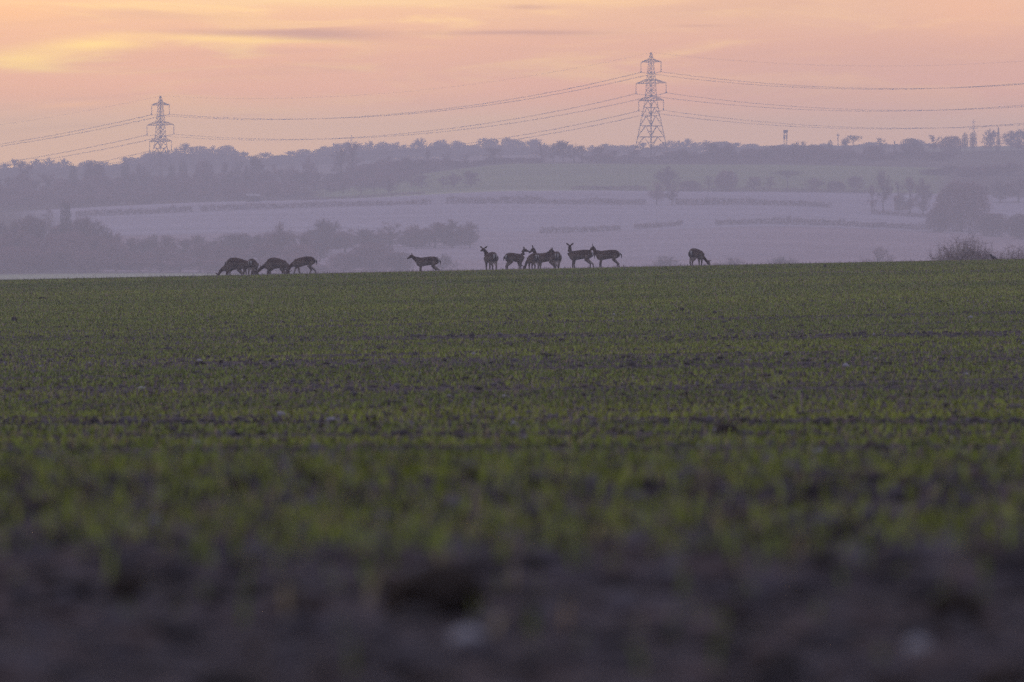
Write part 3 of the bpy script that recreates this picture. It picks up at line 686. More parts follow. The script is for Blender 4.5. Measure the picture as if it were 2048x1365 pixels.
# --- trees one can tell apart
LONE = [
 # nearer ridge, left
 (50, 3120, 326, 52, 'oak', 'broad oak with a low dark crown on the ridge at the far left'),
 (146, 3120, 331, 18, 'ivy', 'little round-headed tree on the left ridge right of the broad oak'),
 (190, 3100, 324, 52, 'dense', 'wide dark clump-like tree on the ridge midway between the broad oak and the left pylon'),
 (251, 3130, 325, 20, 'ivy', 'narrow tree with a round head on a thin stem, left of the left pylon'),
 (282, 3200, 332, 36, 'round', 'low round tree at the left foot of the left pylon'),
 (344, 3200, 330, 16, 'ivy', 'small dark tree at the right foot of the left pylon'),
 (366, 3180, 322, 18, 'ivy', 'thin small tree just right of the left pylon'),
 (408, 3130, 321, 44, 'dense', 'heavy round tree right of the left pylon, darkest crown nearby'),
 (450, 3140, 326, 22, 'tall', 'narrow bare tree next to the heavy round one right of the left pylon'),
 (478, 3140, 318, 34, 'gappy', 'airy bare tree in the row right of the left pylon, left of a broader one'),
 (514, 3140, 317, 44, 'round', 'broad bare tree in the row between left pylon and the split-crowned tree'),
 (549, 3150, 328, 22, 'gappy', 'small airy tree following the broad bare one on the left ridge'),
 (583, 3160, 330, 22, 'gappy', 'small thin tree on the left ridge before a domed one'),
 (618, 3140, 319, 32, 'round', 'domed bare tree on the left ridge left of the split-crowned tree'),
 (682, 3150, 301, 52, 'oak', 'large leaning oak with spreading limbs beside the tiny far pylon'),
 (706, 3170, 284, 32, 'tall', 'tall bare tree standing right under the small far pylon on the left'),
 (775, 3170, 311, 30, 'gappy', 'airy tree standing out of the dark wood edge left of the mid green field'),
 (855, 3165, 302, 18, 'tall', 'slim bare tree above the dark hedge at the left end of the green field'),
 (894, 3165, 307, 30, 'oak', 'spreading dark tree above the left end of the green field'),
 (931, 3170, 308, 26, 'gappy', 'thin tree between the spreading dark tree and the tall oval one on the ridge'),
 (986, 3170, 295, 40, 'tall', 'tall oval bare tree standing alone above the left part of the green field'),
 # grove on the ridge centre
 (1084, 3190, 286, 40, 'gappy', 'bare tree at the left end of the ridge grove left of the main pylon'),
 (1106, 3200, 289, 34, 'gappy', 'second tree of the ridge grove counted from its left end'),
 (1126, 3190, 283, 38, 'round', 'tallest tree in the ridge grove left of the main pylon'),
 (1148, 3200, 288, 34, 'gappy', 'slender tree right of the tallest one in the ridge grove'),
 (1164, 3190, 292, 28, 'tall', 'bare tree at the right end of the ridge grove left of the main pylon'),
 (1197, 3200, 294, 40, 'round', 'rounded tree between the ridge grove and the main pylon'),
 (1226, 3210, 301, 30, 'round', 'smaller round tree close to the left of the main pylon'),
 # right of the main pylon
 (1372, 3210, 300, 46, 'round', 'low wide tree right of the main pylon'),
 (1424, 3205, 288, 44, 'oak', 'spreading oak with see-through limbs right of the main pylon'),
 (1456, 3205, 290, 42, 'oak', 'spreading oak adjoining another on its left, right of the main pylon'),
 (1528, 3220, 297, 36, 'round', 'domed tree left of the phone mast'),
 (1594, 3230, 287, 34, 'round', 'bare tree at the right foot of the phone mast'),
 (1607, 3300, 282, 22, 'gappy', 'thin see-through tree just right of the phone mast'),
 (1628, 3300, 289, 34, 'dense', 'smooth low dome of a tree right of the phone mast'),
 (1660, 3500, 282, 12, 'ivy', 'tiny egg-shaped tree on the skyline right of the phone mast'),
 (1690, 3500, 277, 24, 'tall', 'pointed tree on the skyline beside a flat-topped one'),
 (1706, 3500, 271, 24, 'pine', 'flat-topped pine sticking up on the skyline right of the phone mast'),
 (1762, 3500, 275, 26, 'gappy', 'lone airy tree on the skyline between the flat-topped pine and the dark dome'),
 (1789, 3500, 282, 9, 'fir', 'small pointed fir on the right skyline'),
 (1822, 3480, 276, 44, 'dense', 'long low crown on the right skyline left of the thin twiggy tree'),
 (1868, 3400, 269, 34, 'gappy', 'twiggy see-through tree left of the dark dome on the right ridge'),
 (1902, 3330, 272, 50, 'dense', 'dark domed tree on the right ridge, in front of the right-hand far pylon'),
 (1930, 3700, 267, 14, 'ivy', 'narrow tree at the left foot of the right-hand far pylon'),
 (1946, 3700, 266, 15, 'ivy', 'narrow tree hiding the foot of the right-hand far pylon'),
 (1982, 3700, 262, 36, 'round', 'square-shouldered dense tree right of the right-hand far pylon'),
 (1997, 3720, 257, 15, 'fir', 'tallest dark conifer on the right skyline'),
 (2024, 3800, 264, 44, 'round', 'dense skyline tree right of the tallest conifer'),
 (2050, 3800, 260, 46, 'round', 'skyline tree cut by the right edge of the view'),
 (2036, 3420, 284, 32, 'oak', 'oak standing in the field below the skyline at the right edge'),
 # middle ground
 (1313, 2752, 366, 44, 'oak', 'oak with a clear trunk in the long hedge, left one of the pair'),
 (1344, 2752, 371, 40, 'oak', 'oak with a clear trunk in the long hedge, right one of the pair'),
 (1334, 2915, 337, 50, 'round', 'large pale tree behind the pair of hedge oaks'),
 (1380, 2910, 361, 46, 'dense', 'low bushy tree in the hedge under the green field, right of the large pale one'),
 (1418, 2915, 350, 26, 'gappy', 'faint thin tree left of the round tree under the green field'),
 (1452, 2905, 341, 48, 'dense', 'round dense tree on the lower edge of the green field'),
 (1574, 2905, 342, 44, 'pine', 'flat-topped wide tree on the lower edge of the green field'),
 (1508, 2910, 355, 34, 'round', 'bare tree between the round tree and the flat-topped one under the green field'),
 (1540, 2910, 352, 30, 'gappy', 'faint tree just left of the flat-topped one under the green field'),
 (1630, 2910, 358, 40, 'round', 'pale tree right of the flat-topped one under the green field'),
 (1672, 2910, 362, 40, 'dense', 'low pale bush-like tree under the right part of the green field'),
 (1712, 2905, 354, 40, 'round', 'pale tree left of the group around the house'),
 (1766, 2735, 347, 50, 'oak', 'tallest tree left of the house with the white roof'),
 (1744, 2730, 372, 22, 'tall', 'slim tree at the left end of the group around the house'),
 (1798, 2735, 362, 26, 'gappy', 'thin tree standing before the house with the white roof'),
 (1820, 2735, 357, 34, 'tall', 'bare tree immediately right of the white roof'),
 (1846, 2730, 362, 36, 'round', 'tree between the white-roofed house and the great round tree'),
 (1922, 2560, 361, 112, 'dense', 'great round tree right of the house, largest crown in the valley'),
 (1878, 2540, 415, 50, 'dense', 'bush-like tree at the left foot of the great round tree'),
 (1985, 2520, 425, 70, 'dense', 'broad low tree at the right foot of the great round tree'),
 (2040, 2500, 428, 60, 'dense', 'low dark tree at the right edge below the great round tree'),
 (843, 2960, 351, 40, 'round', 'leftmost tree of the short row at the left end of the green field'),
 (886, 2950, 352, 30, 'gappy', 'thin tree in the short row at the left end of the green field'),
 (908, 2950, 349, 34, 'round', 'round tree in the short row at the left end of the green field'),
 (942, 2950, 344, 42, 'round', 'last and tallest tree of the short row at the left end of the green field'),
 # lower left wood edge
 (62, 2260, 431, 48, 'dense', 'domed tree standing highest at the left in the lower wood'),
 (168, 2270, 433, 44, 'tall', 'tall tree with a long pale trunk rising from the lower left wood'),
 (205, 2260, 458, 50, 'round', 'rounded tree right of the long-trunked one in the lower wood'),
 (132, 2290, 408, 26, 'ivy', 'small dark-headed tree at the left end of the long hedge'),
 (98, 2600, 412, 22, 'gappy', 'faint thin tree beside the small dark-headed one at the hedge end'),
 (558, 2240, 453, 52, 'round', 'rounded tree highest in the middle of the lower wood'),
 (655, 2380, 443, 76, 'round', 'broad pale tree in the row behind the left deer group'),
 (690, 2385, 455, 60, 'gappy', 'thinner tree right of the broad pale one in the valley row'),
 (780, 2400, 444, 66, 'gappy', 'airy tree in the valley row above the lone walking deer'),
 (735, 2400, 460, 56, 'round', 'small round tree in the valley row left of the airy one'),
 (832, 2410, 453, 58, 'round', 'tree in the valley row right of the airy one'),
 (870, 2410, 447, 58, 'round', 'full round tree in the right half of the valley row'),
 (905, 2410, 444, 56, 'round', 'tree second from the right end of the valley row'),
 (940, 2405, 448, 48, 'oak', 'tree with a visible trunk at the right end of the valley row'),
 (745, 2230, 486, 100, 'dense', 'broad dark crown low in the valley behind the gap left of the walking deer'),
 (690, 2230, 505, 70, 'dense', 'low crown in the valley just right of the left deer group'),
 (800, 2210, 503, 56, 'dense', 'low crown in the valley right above the head of the walking deer'),
 (886, 2100, 513, 60, 'oak', 'small treetop peeping over the crest right of the walking deer'),
 (1332, 2100, 516, 90, 'oak', 'treetop peeping over the crest left of the deer grazing alone'),
 (1462, 2100, 519, 90, 'oak', 'treetop peeping over the crest just right of the deer grazing alone'),
 (1566, 2100, 518, 96, 'oak', 'treetop peeping over the crest midway between lone deer and thorn bush'),
 (1755, 2100, 498, 87, 'oak', 'highest treetop peeping over the crest, left of the thorn bush'),
]
for a in LONE: tree(*a)

# --- woods whose trees nothing tells apart
def interp(pts, u): return float(np.interp(u, [p[0] for p in pts], [p[1] for p in pts]))
def wood_mass(name, label, rows):
    """ranks of trees inside a wood that reads as one mass: one object"""
    VV, QQ, TT, off = [], [], [], 0
    for (u0, u1, step, d, dj, tops, wpx, kinds, jit) in rows:
        u = u0
        while u < u1:
            uu = u + rnd.uniform(-3, 3); dd = d + rnd.uniform(-dj, dj); p = at(uu, dd); k = dd / F
            H = max(2.0, (682 - p.z / dd * F - interp(tops, uu) - rnd.uniform(-jit * .5, jit)) * k); Wd = wpx * k * 1.3 * rnd.uniform(.8, 1.25)
            h0, w0, ms = rnd.choice(KINDS[rnd.choice(kinds)]); a = rnd.random() * 6.283
            for me in ms:
                v = np.zeros(len(me.vertices) * 3, np.float32); me.vertices.foreach_get('co', v); v = v.reshape(-1, 3) * np.array([Wd / w0, Wd / w0, H / h0])
                c_, s_ = math.cos(a), math.sin(a)
                v = np.stack([v[:, 0] * c_ - v[:, 1] * s_ + p.x, v[:, 0] * s_ + v[:, 1] * c_ + p.y, v[:, 2] + p.z], -1)
                sd = 3 if 'crown' in me.name else 6
                nb = len(v) // (2 * sd); b0 = off + (np.arange(nb) * 2 * sd)[:, None]
                for q in range(sd): QQ.append(b0 + np.array([[q, (q + 1) % sd, sd + (q + 1) % sd, sd + q]]))
                VV.append(v); off += len(v)
            u += step * rnd.uniform(.8, 1.2)
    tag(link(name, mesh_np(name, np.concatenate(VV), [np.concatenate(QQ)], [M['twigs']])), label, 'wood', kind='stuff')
def wood_row(u0, u1, step, d, dj, tops, wpx, kinds, label, group, jit=5):
    u = u0
    while u < u1:
        tree(u + rnd.uniform(-3, 3), d + rnd.uniform(-dj, dj), interp(tops, u) + rnd.uniform(-jit * .5, jit), wpx * rnd.uniform(.8, 1.25), rnd.choice(kinds), label, group)
        u += step * rnd.uniform(.8, 1.2)
SKY = [(-10, 321), (10, 319), (40, 325), (85, 318), (110, 321), (150, 326), (225, 321), (256, 319), (285, 312), (300, 304), (325, 304), (345, 299), (365, 293), (395, 292), (410, 300),
       (420, 293), (455, 293), (475, 301), (495, 308), (540, 307), (570, 304), (590, 306), (600, 298), (612, 304), (625, 307), (640, 295), (680, 290), (710, 292), (740, 287), (800, 283),
       (870, 281), (900, 283), (1000, 281), (1020, 277), (1045, 283), (1075, 279), (1100, 288), (1200, 295), (1260, 291), (1330, 289), (1345, 285), (1385, 279), (1395, 284), (1435, 284), (1470, 283), (1485, 290), (1510, 291), (1560, 289), (1600, 291), (1700, 291), (1800, 287), (1850, 284)]
L1 = 'small hazy bare tree in the far wood that forms the skyline'
wood_row(-6, 1860, 14.5, 4480, 60, SKY, 28, ['round', 'round', 'dense', 'tall', 'dense'], L1, 'trees of the far skyline wood', 11)
wood_mass('far_wood', 'hazy depth of the far wood below the crowns that form the skyline', [(0, 1060, 34, 4250, 60, [(p[0], p[1] + 14) for p in SKY], 40, ['dense', 'round', 'dense'], 7), (-6, 1860, 26, 4520, 15, [(p[0], p[1] + 13) for p in SKY], 40, ['dense'], 6)])
L3 = 'hazy bare tree in the ranks of the sloping wood under the left pylon'
WT = [(-10, 350), (60, 352), (150, 350), (320, 346), (480, 342), (620, 345), (700, 335), (800, 318), (850, 322)]
wood_row(-8, 860, 25, 3060, 25, WT, 34, ['round', 'dense', 'tall', 'dense'], L3, 'trees of the sloping wood on the left', 8)
wood_mass('sloping_wood', 'hazy mass of bare trees on the left slope below its top rank', [(-8, 830, 30, 2990, 25, [(p[0], p[1] + 17) for p in WT], 38, ['round', 'dense', 'tall'], 9),
    (-8, 640, 33, 2930, 20, [(p[0], p[1] + 34) for p in WT], 40, ['round', 'dense', 'tall'], 8)])
wood_row(660, 800, 30, 2950, 20, [(660, 366), (800, 356)], 30, ['round', 'gappy'], 'pale bare tree in the loose row at the lower edge of the sloping wood', 'loose row below the sloping wood')
L4 = 'hazy tree in the dark lower wood behind the left deer group'
LW = [(-10, 444), (30, 440), (80, 436), (110, 446), (150, 440), (190, 444), (240, 468), (270, 476), (330, 474), (350, 482), (390, 466), (420, 474), (450, 470), (520, 468), (560, 458), (600, 468), (640, 488), (680, 505)]
wood_row(-6, 660, 32, 2300, 15, LW, 46, ['round', 'round', 'tall', 'dense'], L4, 'trees of the lower wood', 9)
wood_mass('lower_wood', 'dark mass of trees filling the lower wood behind the left deer group', [(-6, 640, 38, 2240, 12, [(p[0], p[1] + 22) for p in LW], 54, ['round', 'dense', 'dense'], 12),
    (-6, 640, 44, 2200, 8, [(p[0], max(p[1] + 46, 496)) for p in LW], 60, ['dense', 'dense', 'round'], 12)])
wood_row(625, 950, 24, 2425, 6, [(625, 462), (700, 466), (760, 464), (860, 460), (950, 462)], 36, ['round', 'dense'], 'low filler tree among the taller ones of the valley row', 'low trees of the valley row', 8)
L5 = 'low bare tree in the dark belt along the top of the green field'
wood_row(1180, 1900, 23, 3215, 25, [(1180, 304), (1300, 308), (1400, 303), (1500, 301), (1600, 295), (1700, 294), (1800, 296), (1900, 292)], 38, ['dense', 'round', 'round'], L5, 'trees of the belt along the top of the green field', 15)
wood_row(740, 900, 26, 3150, 12, [(740, 322), (800, 316), (890, 318)], 36, ['dense', 'round'], 'dark tree in the solid clump at the left end of the green field', 'solid clump at the left end of the green field', 5)
wood_row(905, 1080, 26, 3160, 12, [(905, 322), (1000, 322), (1080, 312)], 32, ['dense'], 'low rounded tree at the top left edge of the green field', 'low trees at the top left edge of the green field', 6)
L6 = 'faint tree in the hazy wood between the green field and the right edge'
wood_row(1870, 2060, 36, 3050, 40, [(1870, 345), (1960, 335), (2060, 322)], 46, ['dense', 'round'], L6, 'trees of the hazy wood at right', 10)
wood_row(1960, 2060, 34, 2860, 40, [(1960, 372), (2060, 350)], 46, ['dense', 'round'], L6, 'trees of the hazy wood at right', 10)
print('TREES', ntree[0])

# ------------------------------------------------------------------ hedges
def hedge(pts, h, label, seed, dens=38, kind='hedge'):
    r = np.random.default_rng(seed); P = [at(u, d) for u, d in pts]
    A, B, R0 = [], [], []; segs = []; L = 0
    for i in range(len(P) - 1):
        segs.append((P[i], P[i + 1], (P[i + 1] - P[i]).length)); L += segs[-1][2]
    o3 = P[0]
    for i in range(int(L * dens)):
        t = r.random() * L; k = 0
        while t > segs[k][2] and k < len(segs) - 1: t -= segs[k][2]; k += 1
        q = segs[k][0].lerp(segs[k][1], min(1, t / segs[k][2]))
        hh = 1.22 * h * (.78 + .34 * mnoise.noise(Vector((q.x * .09, q.y * .05, seed))) + .22 * mnoise.noise(Vector((q.x * .5, seed, 0)))) 
        hh = max(hh, .55 * h)
        x = q.x; y = q.y + r.normal(0, .5); z = gz(x, y)
        zz = r.random() * hh * .8
        A.append((x, y, z + zz - .05)); dv = r.normal(0, .5, 3); dv[2] = abs(dv[2]) + .5
        dv *= r.uniform(.5, 1.0) * .75 * hh * .6
        B.append((x + dv[0], y + dv[1], z + zz + dv[2] * .7)); R0.append(r.uniform(.05, .09))
    A = np.array(A) - np.array(o3); B = np.array(B) - np.array(o3)
    v, q, c = prisms(A, B, R0, np.array(R0) * .4)
    o = link('hedge', mesh_np('hedge', v, [q, c], [M[kind]]), None, o3); tag(o, label, 'hedge', 'hedges between the fields')
hedge([(152, 2750), (270, 2752), (385, 2752)], 2.2, 'clipped hedge at the left end of the long hedge line, broken by gaps', 1)
hedge([(400, 2752), (630, 2750), (862, 2750)], 1.9, 'long low hedge left of the field gate gap, above the lower wood', 2)
hedge([(892, 2750), (1080, 2752), (1292, 2750)], 2.3, 'long hedge right of the gate gap, up to the pair of oaks', 3)
hedge([(1352, 2750), (1500, 2750), (1664, 2750)], 2.1, 'long hedge running right from the pair of oaks', 4)
hedge([(1080, 2525), (1160, 2535), (1242, 2548)], 1.9, 'short ragged hedge slanting in the lowest pale field', 5, 26)
hedge([(1268, 2552), (1320, 2562), (1366, 2570)], 1.7, 'shortest hedge piece in the lowest pale field', 6, 26)
hedge([(1430, 2566), (1640, 2560), (1862, 2556)], 2.2, 'thick hedge right in the lowest pale field, ending at the great round tree', 7)
hedge([(1144, 2908), (1220, 2908), (1292, 2906)], 1.7, 'short hedge at the foot of the green field left of the pale tree', 8)
hedge([(1356, 2902), (1540, 2900), (1736, 2898)], 1.6, 'hedge along the foot of the green field among the bushy trees', 9)
hedge([(1742, 2712), (1800, 2712), (1862, 2708)], 1.5, 'low hedge in front of the house with the white roof', 10)
hedge([(1690, 3292), (1850, 3292), (2060, 3292)], 1.6, 'straight hedge high on the right hill below the domed tree', 11)
hedge([(1240, 3150), (1480, 3150), (1700, 3160)], 1.8, 'hedge along the top of the green field right of the main pylon', 12)
hedge([(600, 2890), (740, 2896), (850, 2900)], 1.0, 'thin hedge line at the lower left corner of the green field', 13)

# ------------------------------------------------------------------ house, shed, phone mast
def box(bm, x0, x1, y0, y1, z0, z1):
    vs_ = [bm.verts.new(p) for p in ((x0,y0,z0),(x1,y0,z0),(x1,y1,z0),(x0,y1,z0),(x0,y0,z1),(x1,y0,z1),(x1,y1,z1),(x0,y1,z1))]
    for f in ((3,2,1,0),(4,5,6,7),(0,1,5,4),(1,2,6,5),(2,3,7,6),(3,0,4,7)): bm.faces.new([vs_[i] for i in f])
def bmo(name, fn, m, parent):
    bm = bmesh.new(); fn(bm); bmesh.ops.recalc_face_normals(bm, faces=bm.faces); me = bpy.data.meshes.new(name); bm.to_mesh(me); bm.free(); me.materials.append(m)
    return link(name, me, parent)
def gable(bm, x0, x1, y0, y1, z0, z1, t=.15):
    ym = (y0 + y1) / 2
    for s, ya in ((1, y0), (-1, y1)):
        a = [(x0, ya, z0), (x1, ya, z0), (x1, ym, z1), (x0, ym, z1)]
        vs_ = [bm.verts.new(p) for p in a] + [bm.verts.new((p[0], p[1], p[2] + t)) for p in a]
        for f in ((0,1,2,3),(7,6,5,4),(0,4,5,1),(1,5,6,2),(2,6,7,3),(3,7,4,0)): bm.faces.new([vs_[i] for i in f])
p = at(1806, 2775)
hs = empty('farmhouse', p + Vector((0, 0, .6)), R(8), (.62, .62, .7)); tag(hs, 'small farmhouse with a bright white roof half hidden by bare trees', 'house')
bmo('wall', lambda b_: (box(b_, -4, 4, -3, 3, -.5, 3.6),), M['brick'], hs)
rf = bmo('roof', lambda b_: gable(b_, -1.5, 4.4, -3.5, 3.5, 3.55, 6.2), M['slate'], hs)
bmo('roof', lambda b_: gable(b_, -4.4, -1.52, -3.5, 3.5, 3.5, 6.0), M['tile'], hs)
bmo('chimney', lambda b_: box(b_, -2.9, -2.2, -.4, .4, 5.5, 7.4), M['brick'], hs)
for xx in (-2.6, .2, 2.6): bmo('window', lambda b_: box(b_, xx - .5, xx + .5, -3.04, -2.99, 1.2, 2.6), M['glass'], hs)
p = at(506, 2888); sh = empty('shed', p, R(3)); tag(sh, 'long low shed with a pale roof at the foot of the sloping wood', 'shed')
bmo('wall', lambda b_: box(b_, -2.2, 2.2, -1.5, 1.5, -.3, 1.9), M['clod'], sh)
bmo('roof', lambda b_: gable(b_, -2.4, 2.4, -1.9, 1.9, 1.85, 2.6, .1), M['tin'], sh)

def mast(u, d, top, label, w=1.1, head=True):
    p = at(u, d); H = p.z * 0 + ((682 - top) * d / F - p.z); o = empty('phone_mast', p); tag(o, label, 'phone mast')
    b_ = Bars(); hw = w / 2
    for sx_, sy_ in ((1, 1), (1, -1), (-1, 1), (-1, -1)): b_.add((sx_ * hw * 1.25, sy_ * hw * 1.25, -.5), (sx_ * hw, sy_ * hw, H - 1.6), .13, .12)
    nl = 12
    for i in range(nl):
        z0, z1 = (H - 2) * i / nl, (H - 2) * (i + 1) / nl
        for a, c in (((1, 1), (1, -1)), ((1, -1), (-1, -1)), ((-1, -1), (-1, 1)), ((-1, 1), (1, 1))):
            b_.add((a[0]*hw*1.1, a[1]*hw*1.1, z0), (c[0]*hw*1.1, c[1]*hw*1.1, z1), .045)
    link('lattice', b_.mesh('lattice', M['steel'], 4), o)
    if head:
        bm = bmesh.new(); bmesh.ops.create_cone(bm, cap_ends=True, segments=20, radius1=1.0, radius2=1.15, depth=1.5); bmesh.ops.translate(bm, verts=bm.verts, vec=(0, 0, H - .75))
        bmesh.ops.bevel(bm, geom=[e for e in bm.edges if len(e.link_faces) == 2 and e.calc_face_angle() > .8], offset=.2, segments=2)
        me = bpy.data.meshes.new('antenna_drum'); bm.to_mesh(me); bm.free(); me.materials.append(M['steel']); link('antenna_drum', me, o)
        for k in range(4):
            a = k * math.pi / 2 + .5
            bb = Bars(); bb.add((math.cos(a) * .82, math.sin(a) * .82, H - 4.1), (math.cos(a) * .82, math.sin(a) * .82, H - 2.2), .26)
            link('panel_antenna', bb.mesh('panel_antenna', M['steel'], 6), o)
mast(1571, 3900, 260, 'lattice phone mast with a fat drum head rising over the right treeline')
p = at(1676, 4600); o = empty('radio_pole', p); tag(o, 'thin far pole with a short crossbar on the skyline right of the phone mast', 'pole')
Hp = (682 - 267) * 4600 / F - p.z
b_ = Bars(); b_.add((0, 0, -.5), (0, 0, Hp), .32, .24); link('pole', b_.mesh('pole', M['steel'], 6), o)
b_ = Bars(); b_.add((-1.0, 0, Hp - .9), (1.0, 0, Hp - .9), .28); link('crossbar', b_.mesh('crossbar', M['steel'], 6), o)

# ------------------------------------------------------------------ pylons and power lines
LEV = [(0, 4.9), (4.6, 4.22), (8.8, 3.60), (13.0, 2.98), (16.8, 2.42), (20.0, 1.95), (22.7, 1.58)]
UP = [(22.7, 1.58), (24.6, 1.48), (26.5, 1.40), (28.4, 1.32), (30.3, 1.25), (31.8, 1.12), (33.4, 1.0), (35.0, .88), (36.7, .77), (38.4, .66), (39.6, .42), (41.0, .18)]
ARMS = [(37.4, 38.5, 5.5, .72), (29.3, 30.9, 8.3, 1.27), (22.7, 24.2, 6.8, 1.56)]       # chord height, top chord, reach, half width
DROP = 3.85
cor = ((1, 1), (1, -1), (-1, -1), (-1, 1))
def pylon_meshes(f=1.0):
    bb = Bars(); lv = LEV + UP[1:]
    for cx, cy in cor:
        for (z0, h0), (z1, h1) in zip(lv[:-1], lv[1:]):
            rr = (.17 - .09 * z0 / 41) * f
            bb.add((cx*h0, cy*h0, z0 - (1.2 if z0 == 0 else 0)), (cx*h1, cy*h1, z1), rr)
    for k in range(4):
        a, c = cor[k], cor[(k + 1) % 4]
        for (z0, h0), (z1, h1) in zip(LEV[:-1], LEV[1:]):                      # K bracing below the waist
            mx, my = (a[0] + c[0]) / 2 * h1, (a[1] + c[1]) / 2 * h1
            bb.add((a[0]*h0, a[1]*h0, z0), (mx, my, z1), .105 * f); bb.add((c[0]*h0, c[1]*h0, z0), (mx, my, z1), .105 * f)
            bb.add((a[0]*h1, a[1]*h1, z1), (c[0]*h1, c[1]*h1, z1), .085 * f)
            hm, zm = (h0 + h1) / 2, (z0 + z1) / 2
            qx, qy = (a[0]*h0 + mx) / 2, (a[1]*h0 + my) / 2; bb.add((a[0]*hm, a[1]*hm, zm), (qx, qy, zm), .06 * f)
            qx, qy = (c[0]*h0 + mx) / 2, (c[1]*h0 + my) / 2; bb.add((c[0]*hm, c[1]*hm, zm), (qx, qy, zm), .06 * f)
        for (z0, h0), (z1, h1) in zip(UP[:-1], UP[1:]):                        # X bracing above
            bb.add((a[0]*h0, a[1]*h0, z0), (c[0]*h1, c[1]*h1, z1), .075 * f); bb.add((c[0]*h0, c[1]*h0, z0), (a[0]*h1, a[1]*h1, z1), .075 * f)
            bb.add((a[0]*h1, a[1]*h1, z1), (c[0]*h1, c[1]*h1, z1), .06 * f)
    body = bb.mesh('tower_body', M['steel'], 4); arms, ins = [], []
    for z, zt, L, hw in ARMS:
        for s in (1, -1):
            b2 = Bars(); tip = (s * L, 0, z)
            for sy in (1, -1):
                b2.add((s * hw, sy * hw, z), tip, .10 * f); b2.add((s * hw * .95, sy * hw * .95, zt), tip, .10 * f)
                for q in (.3, .6):
                    lo = tuple(np.array((s*hw, sy*hw, z)) * (1-q) + np.array(tip) * q); hi = tuple(np.array((s*hw*.95, sy*hw*.95, zt)) * (1-q) + np.array(tip) * q)
                    b2.add(lo, hi, .055 * f)
                    b2.add(lo, tuple(np.array((s*hw*.95, sy*hw*.95, zt)) * (1.3-q) + np.array(tip) * (q-.3)), .05 * f)
            for q in (.3, .6):
                l1 = np.array((s*hw, hw, z)) * (1-q) + np.array(tip) * q; l2 = np.array((s*hw, -hw, z)) * (1-q) + np.array(tip) * q; b2.add(tuple(l1), tuple(l2), .05 * f)
            arms.append(b2.mesh('cross_arm', M['steel'], 4))
            b3 = Bars(); b3.add(tip, (s * L, 0, z - DROP + .5), .10 * f); b3.add((s * L, 0, z - DROP + .55), (s * L, 0, z - DROP - .05), .16 * f, .24 * f)
            b3.add((s * L, -.35, z - DROP), (s * L, .35, z - DROP), .12 * f)
            ins.append(b3.mesh('insulator', M['insul'], 6))
    return body, arms, ins
PM = pylon_meshes(1.15); PMF = pylon_meshes(0.6)
def pylon(p, rz, label, sc=1.0, pm=PM):
    o = empty('pylon', p, rz, (sc,) * 3); tag(o, label, 'pylon', 'lattice electricity pylons')
    link('tower_body', pm[0], o)
    for m in pm[1]: link('cross_arm', m, o)
    for m in pm[2]: link('insulator', m, o)
    return o
YAW = R(-47)
pr, pl = at(1302, 3257), at(321, 3445)
pr.z = (682 - 105) * 3257 / F - 41; pl.z = (682 - 192) * 3445 / F - 41
print('pylon feet', pr.z - at(1302, 3257).z, pl.z - at(321, 3445).z)
pylon(pr, YAW, 'tallest lattice pylon, standing over the green field right of centre')
pylon(pl, YAW, 'lattice pylon on the left standing in the wood, its lowest arms just above the trees')
nr = at(2342, 3070); nr.z = (682 - 92) * 3070 / F - 41
nl_ = at(-660, 3640); nl_.z = (682 - 292) * 3640 / F - 41
p = at(703, 5000); Hf = (682 - 270) * 5000 / F - p.z; pylon(p, R(-52), 'tiny far pylon behind the tall tree between the two big pylons', Hf / 41, PMF); print('far pylon H', Hf)
p = at(1947, 5000); Hf = (682 - 238) * 5000 / F - p.z; pylon(p, R(-52), 'small far pylon above the trees near the right edge', Hf / 41, PMF); print('far pylon H', Hf)
def arm_pt(base, i, s):
    z, zt, L, hw = ARMS[i]; c, n = math.cos(YAW), math.sin(YAW)
    return Vector((base.x + s * L * c, base.y + s * L * n, base.z + z - DROP))
def cat(a, b, sag, n=36):
    return [a.lerp(b, i / n) - Vector((0, 0, sag * 4 * (i / n) * (1 - i / n))) for i in range(n + 1)]
SPN = [(pl, pr, 8.0, 'between the two big pylons'), (pr, nr, 7.2, 'running right from the larger pylon'), (nl_, pl, 7.0, 'running left from the left pylon')]
LV = ['top', 'middle', 'lowest']
for (a, b_, sag, where) in SPN:
    dirv = (b_ - a); dirv.z = 0; dirv.normalize(); nrm = Vector((dirv.y, -dirv.x, 0))
    for i in range(3):
        for s in (1, -1):
            A_, B_ = arm_pt(a, i, s), arm_pt(b_, i, s); w = Bars()
            for q in (-.22, .22):
                w.poly([tuple(x - A_ + nrm * q) for x in cat(A_, B_, sag)], .050)
            o = link('power_line', w.mesh('power_line', M['wire'], 4), None, A_)
            tag(o, '%s twin cable %s, on the %s arms' % (LV[i], where, 'near right-hand' if s > 0 else 'far left-hand'), 'power line', 'cables of the pylon line')
            pt = cat(A_, B_, sag)
            for k in (5, 11, 18, 25, 31):
                c_ = pt[k] - A_; sb = Bars(); sb.add(tuple(c_ + nrm * .3), tuple(c_ - nrm * .3), .13); link('spacer', sb.mesh('spacer', M['wire'], 5), o)
    A_, B_ = a + Vector((0, 0, 41)), b_ + Vector((0, 0, 41)); w = Bars(); w.poly([tuple(x - A_) for x in cat(A_, B_, sag * .85)], .022)
    o = link('earth_wire', w.mesh('earth_wire', M['wire'], 4), None, A_); tag(o, 'single thin earth wire %s, from tip to tip' % where, 'power line', 'cables of the pylon line')

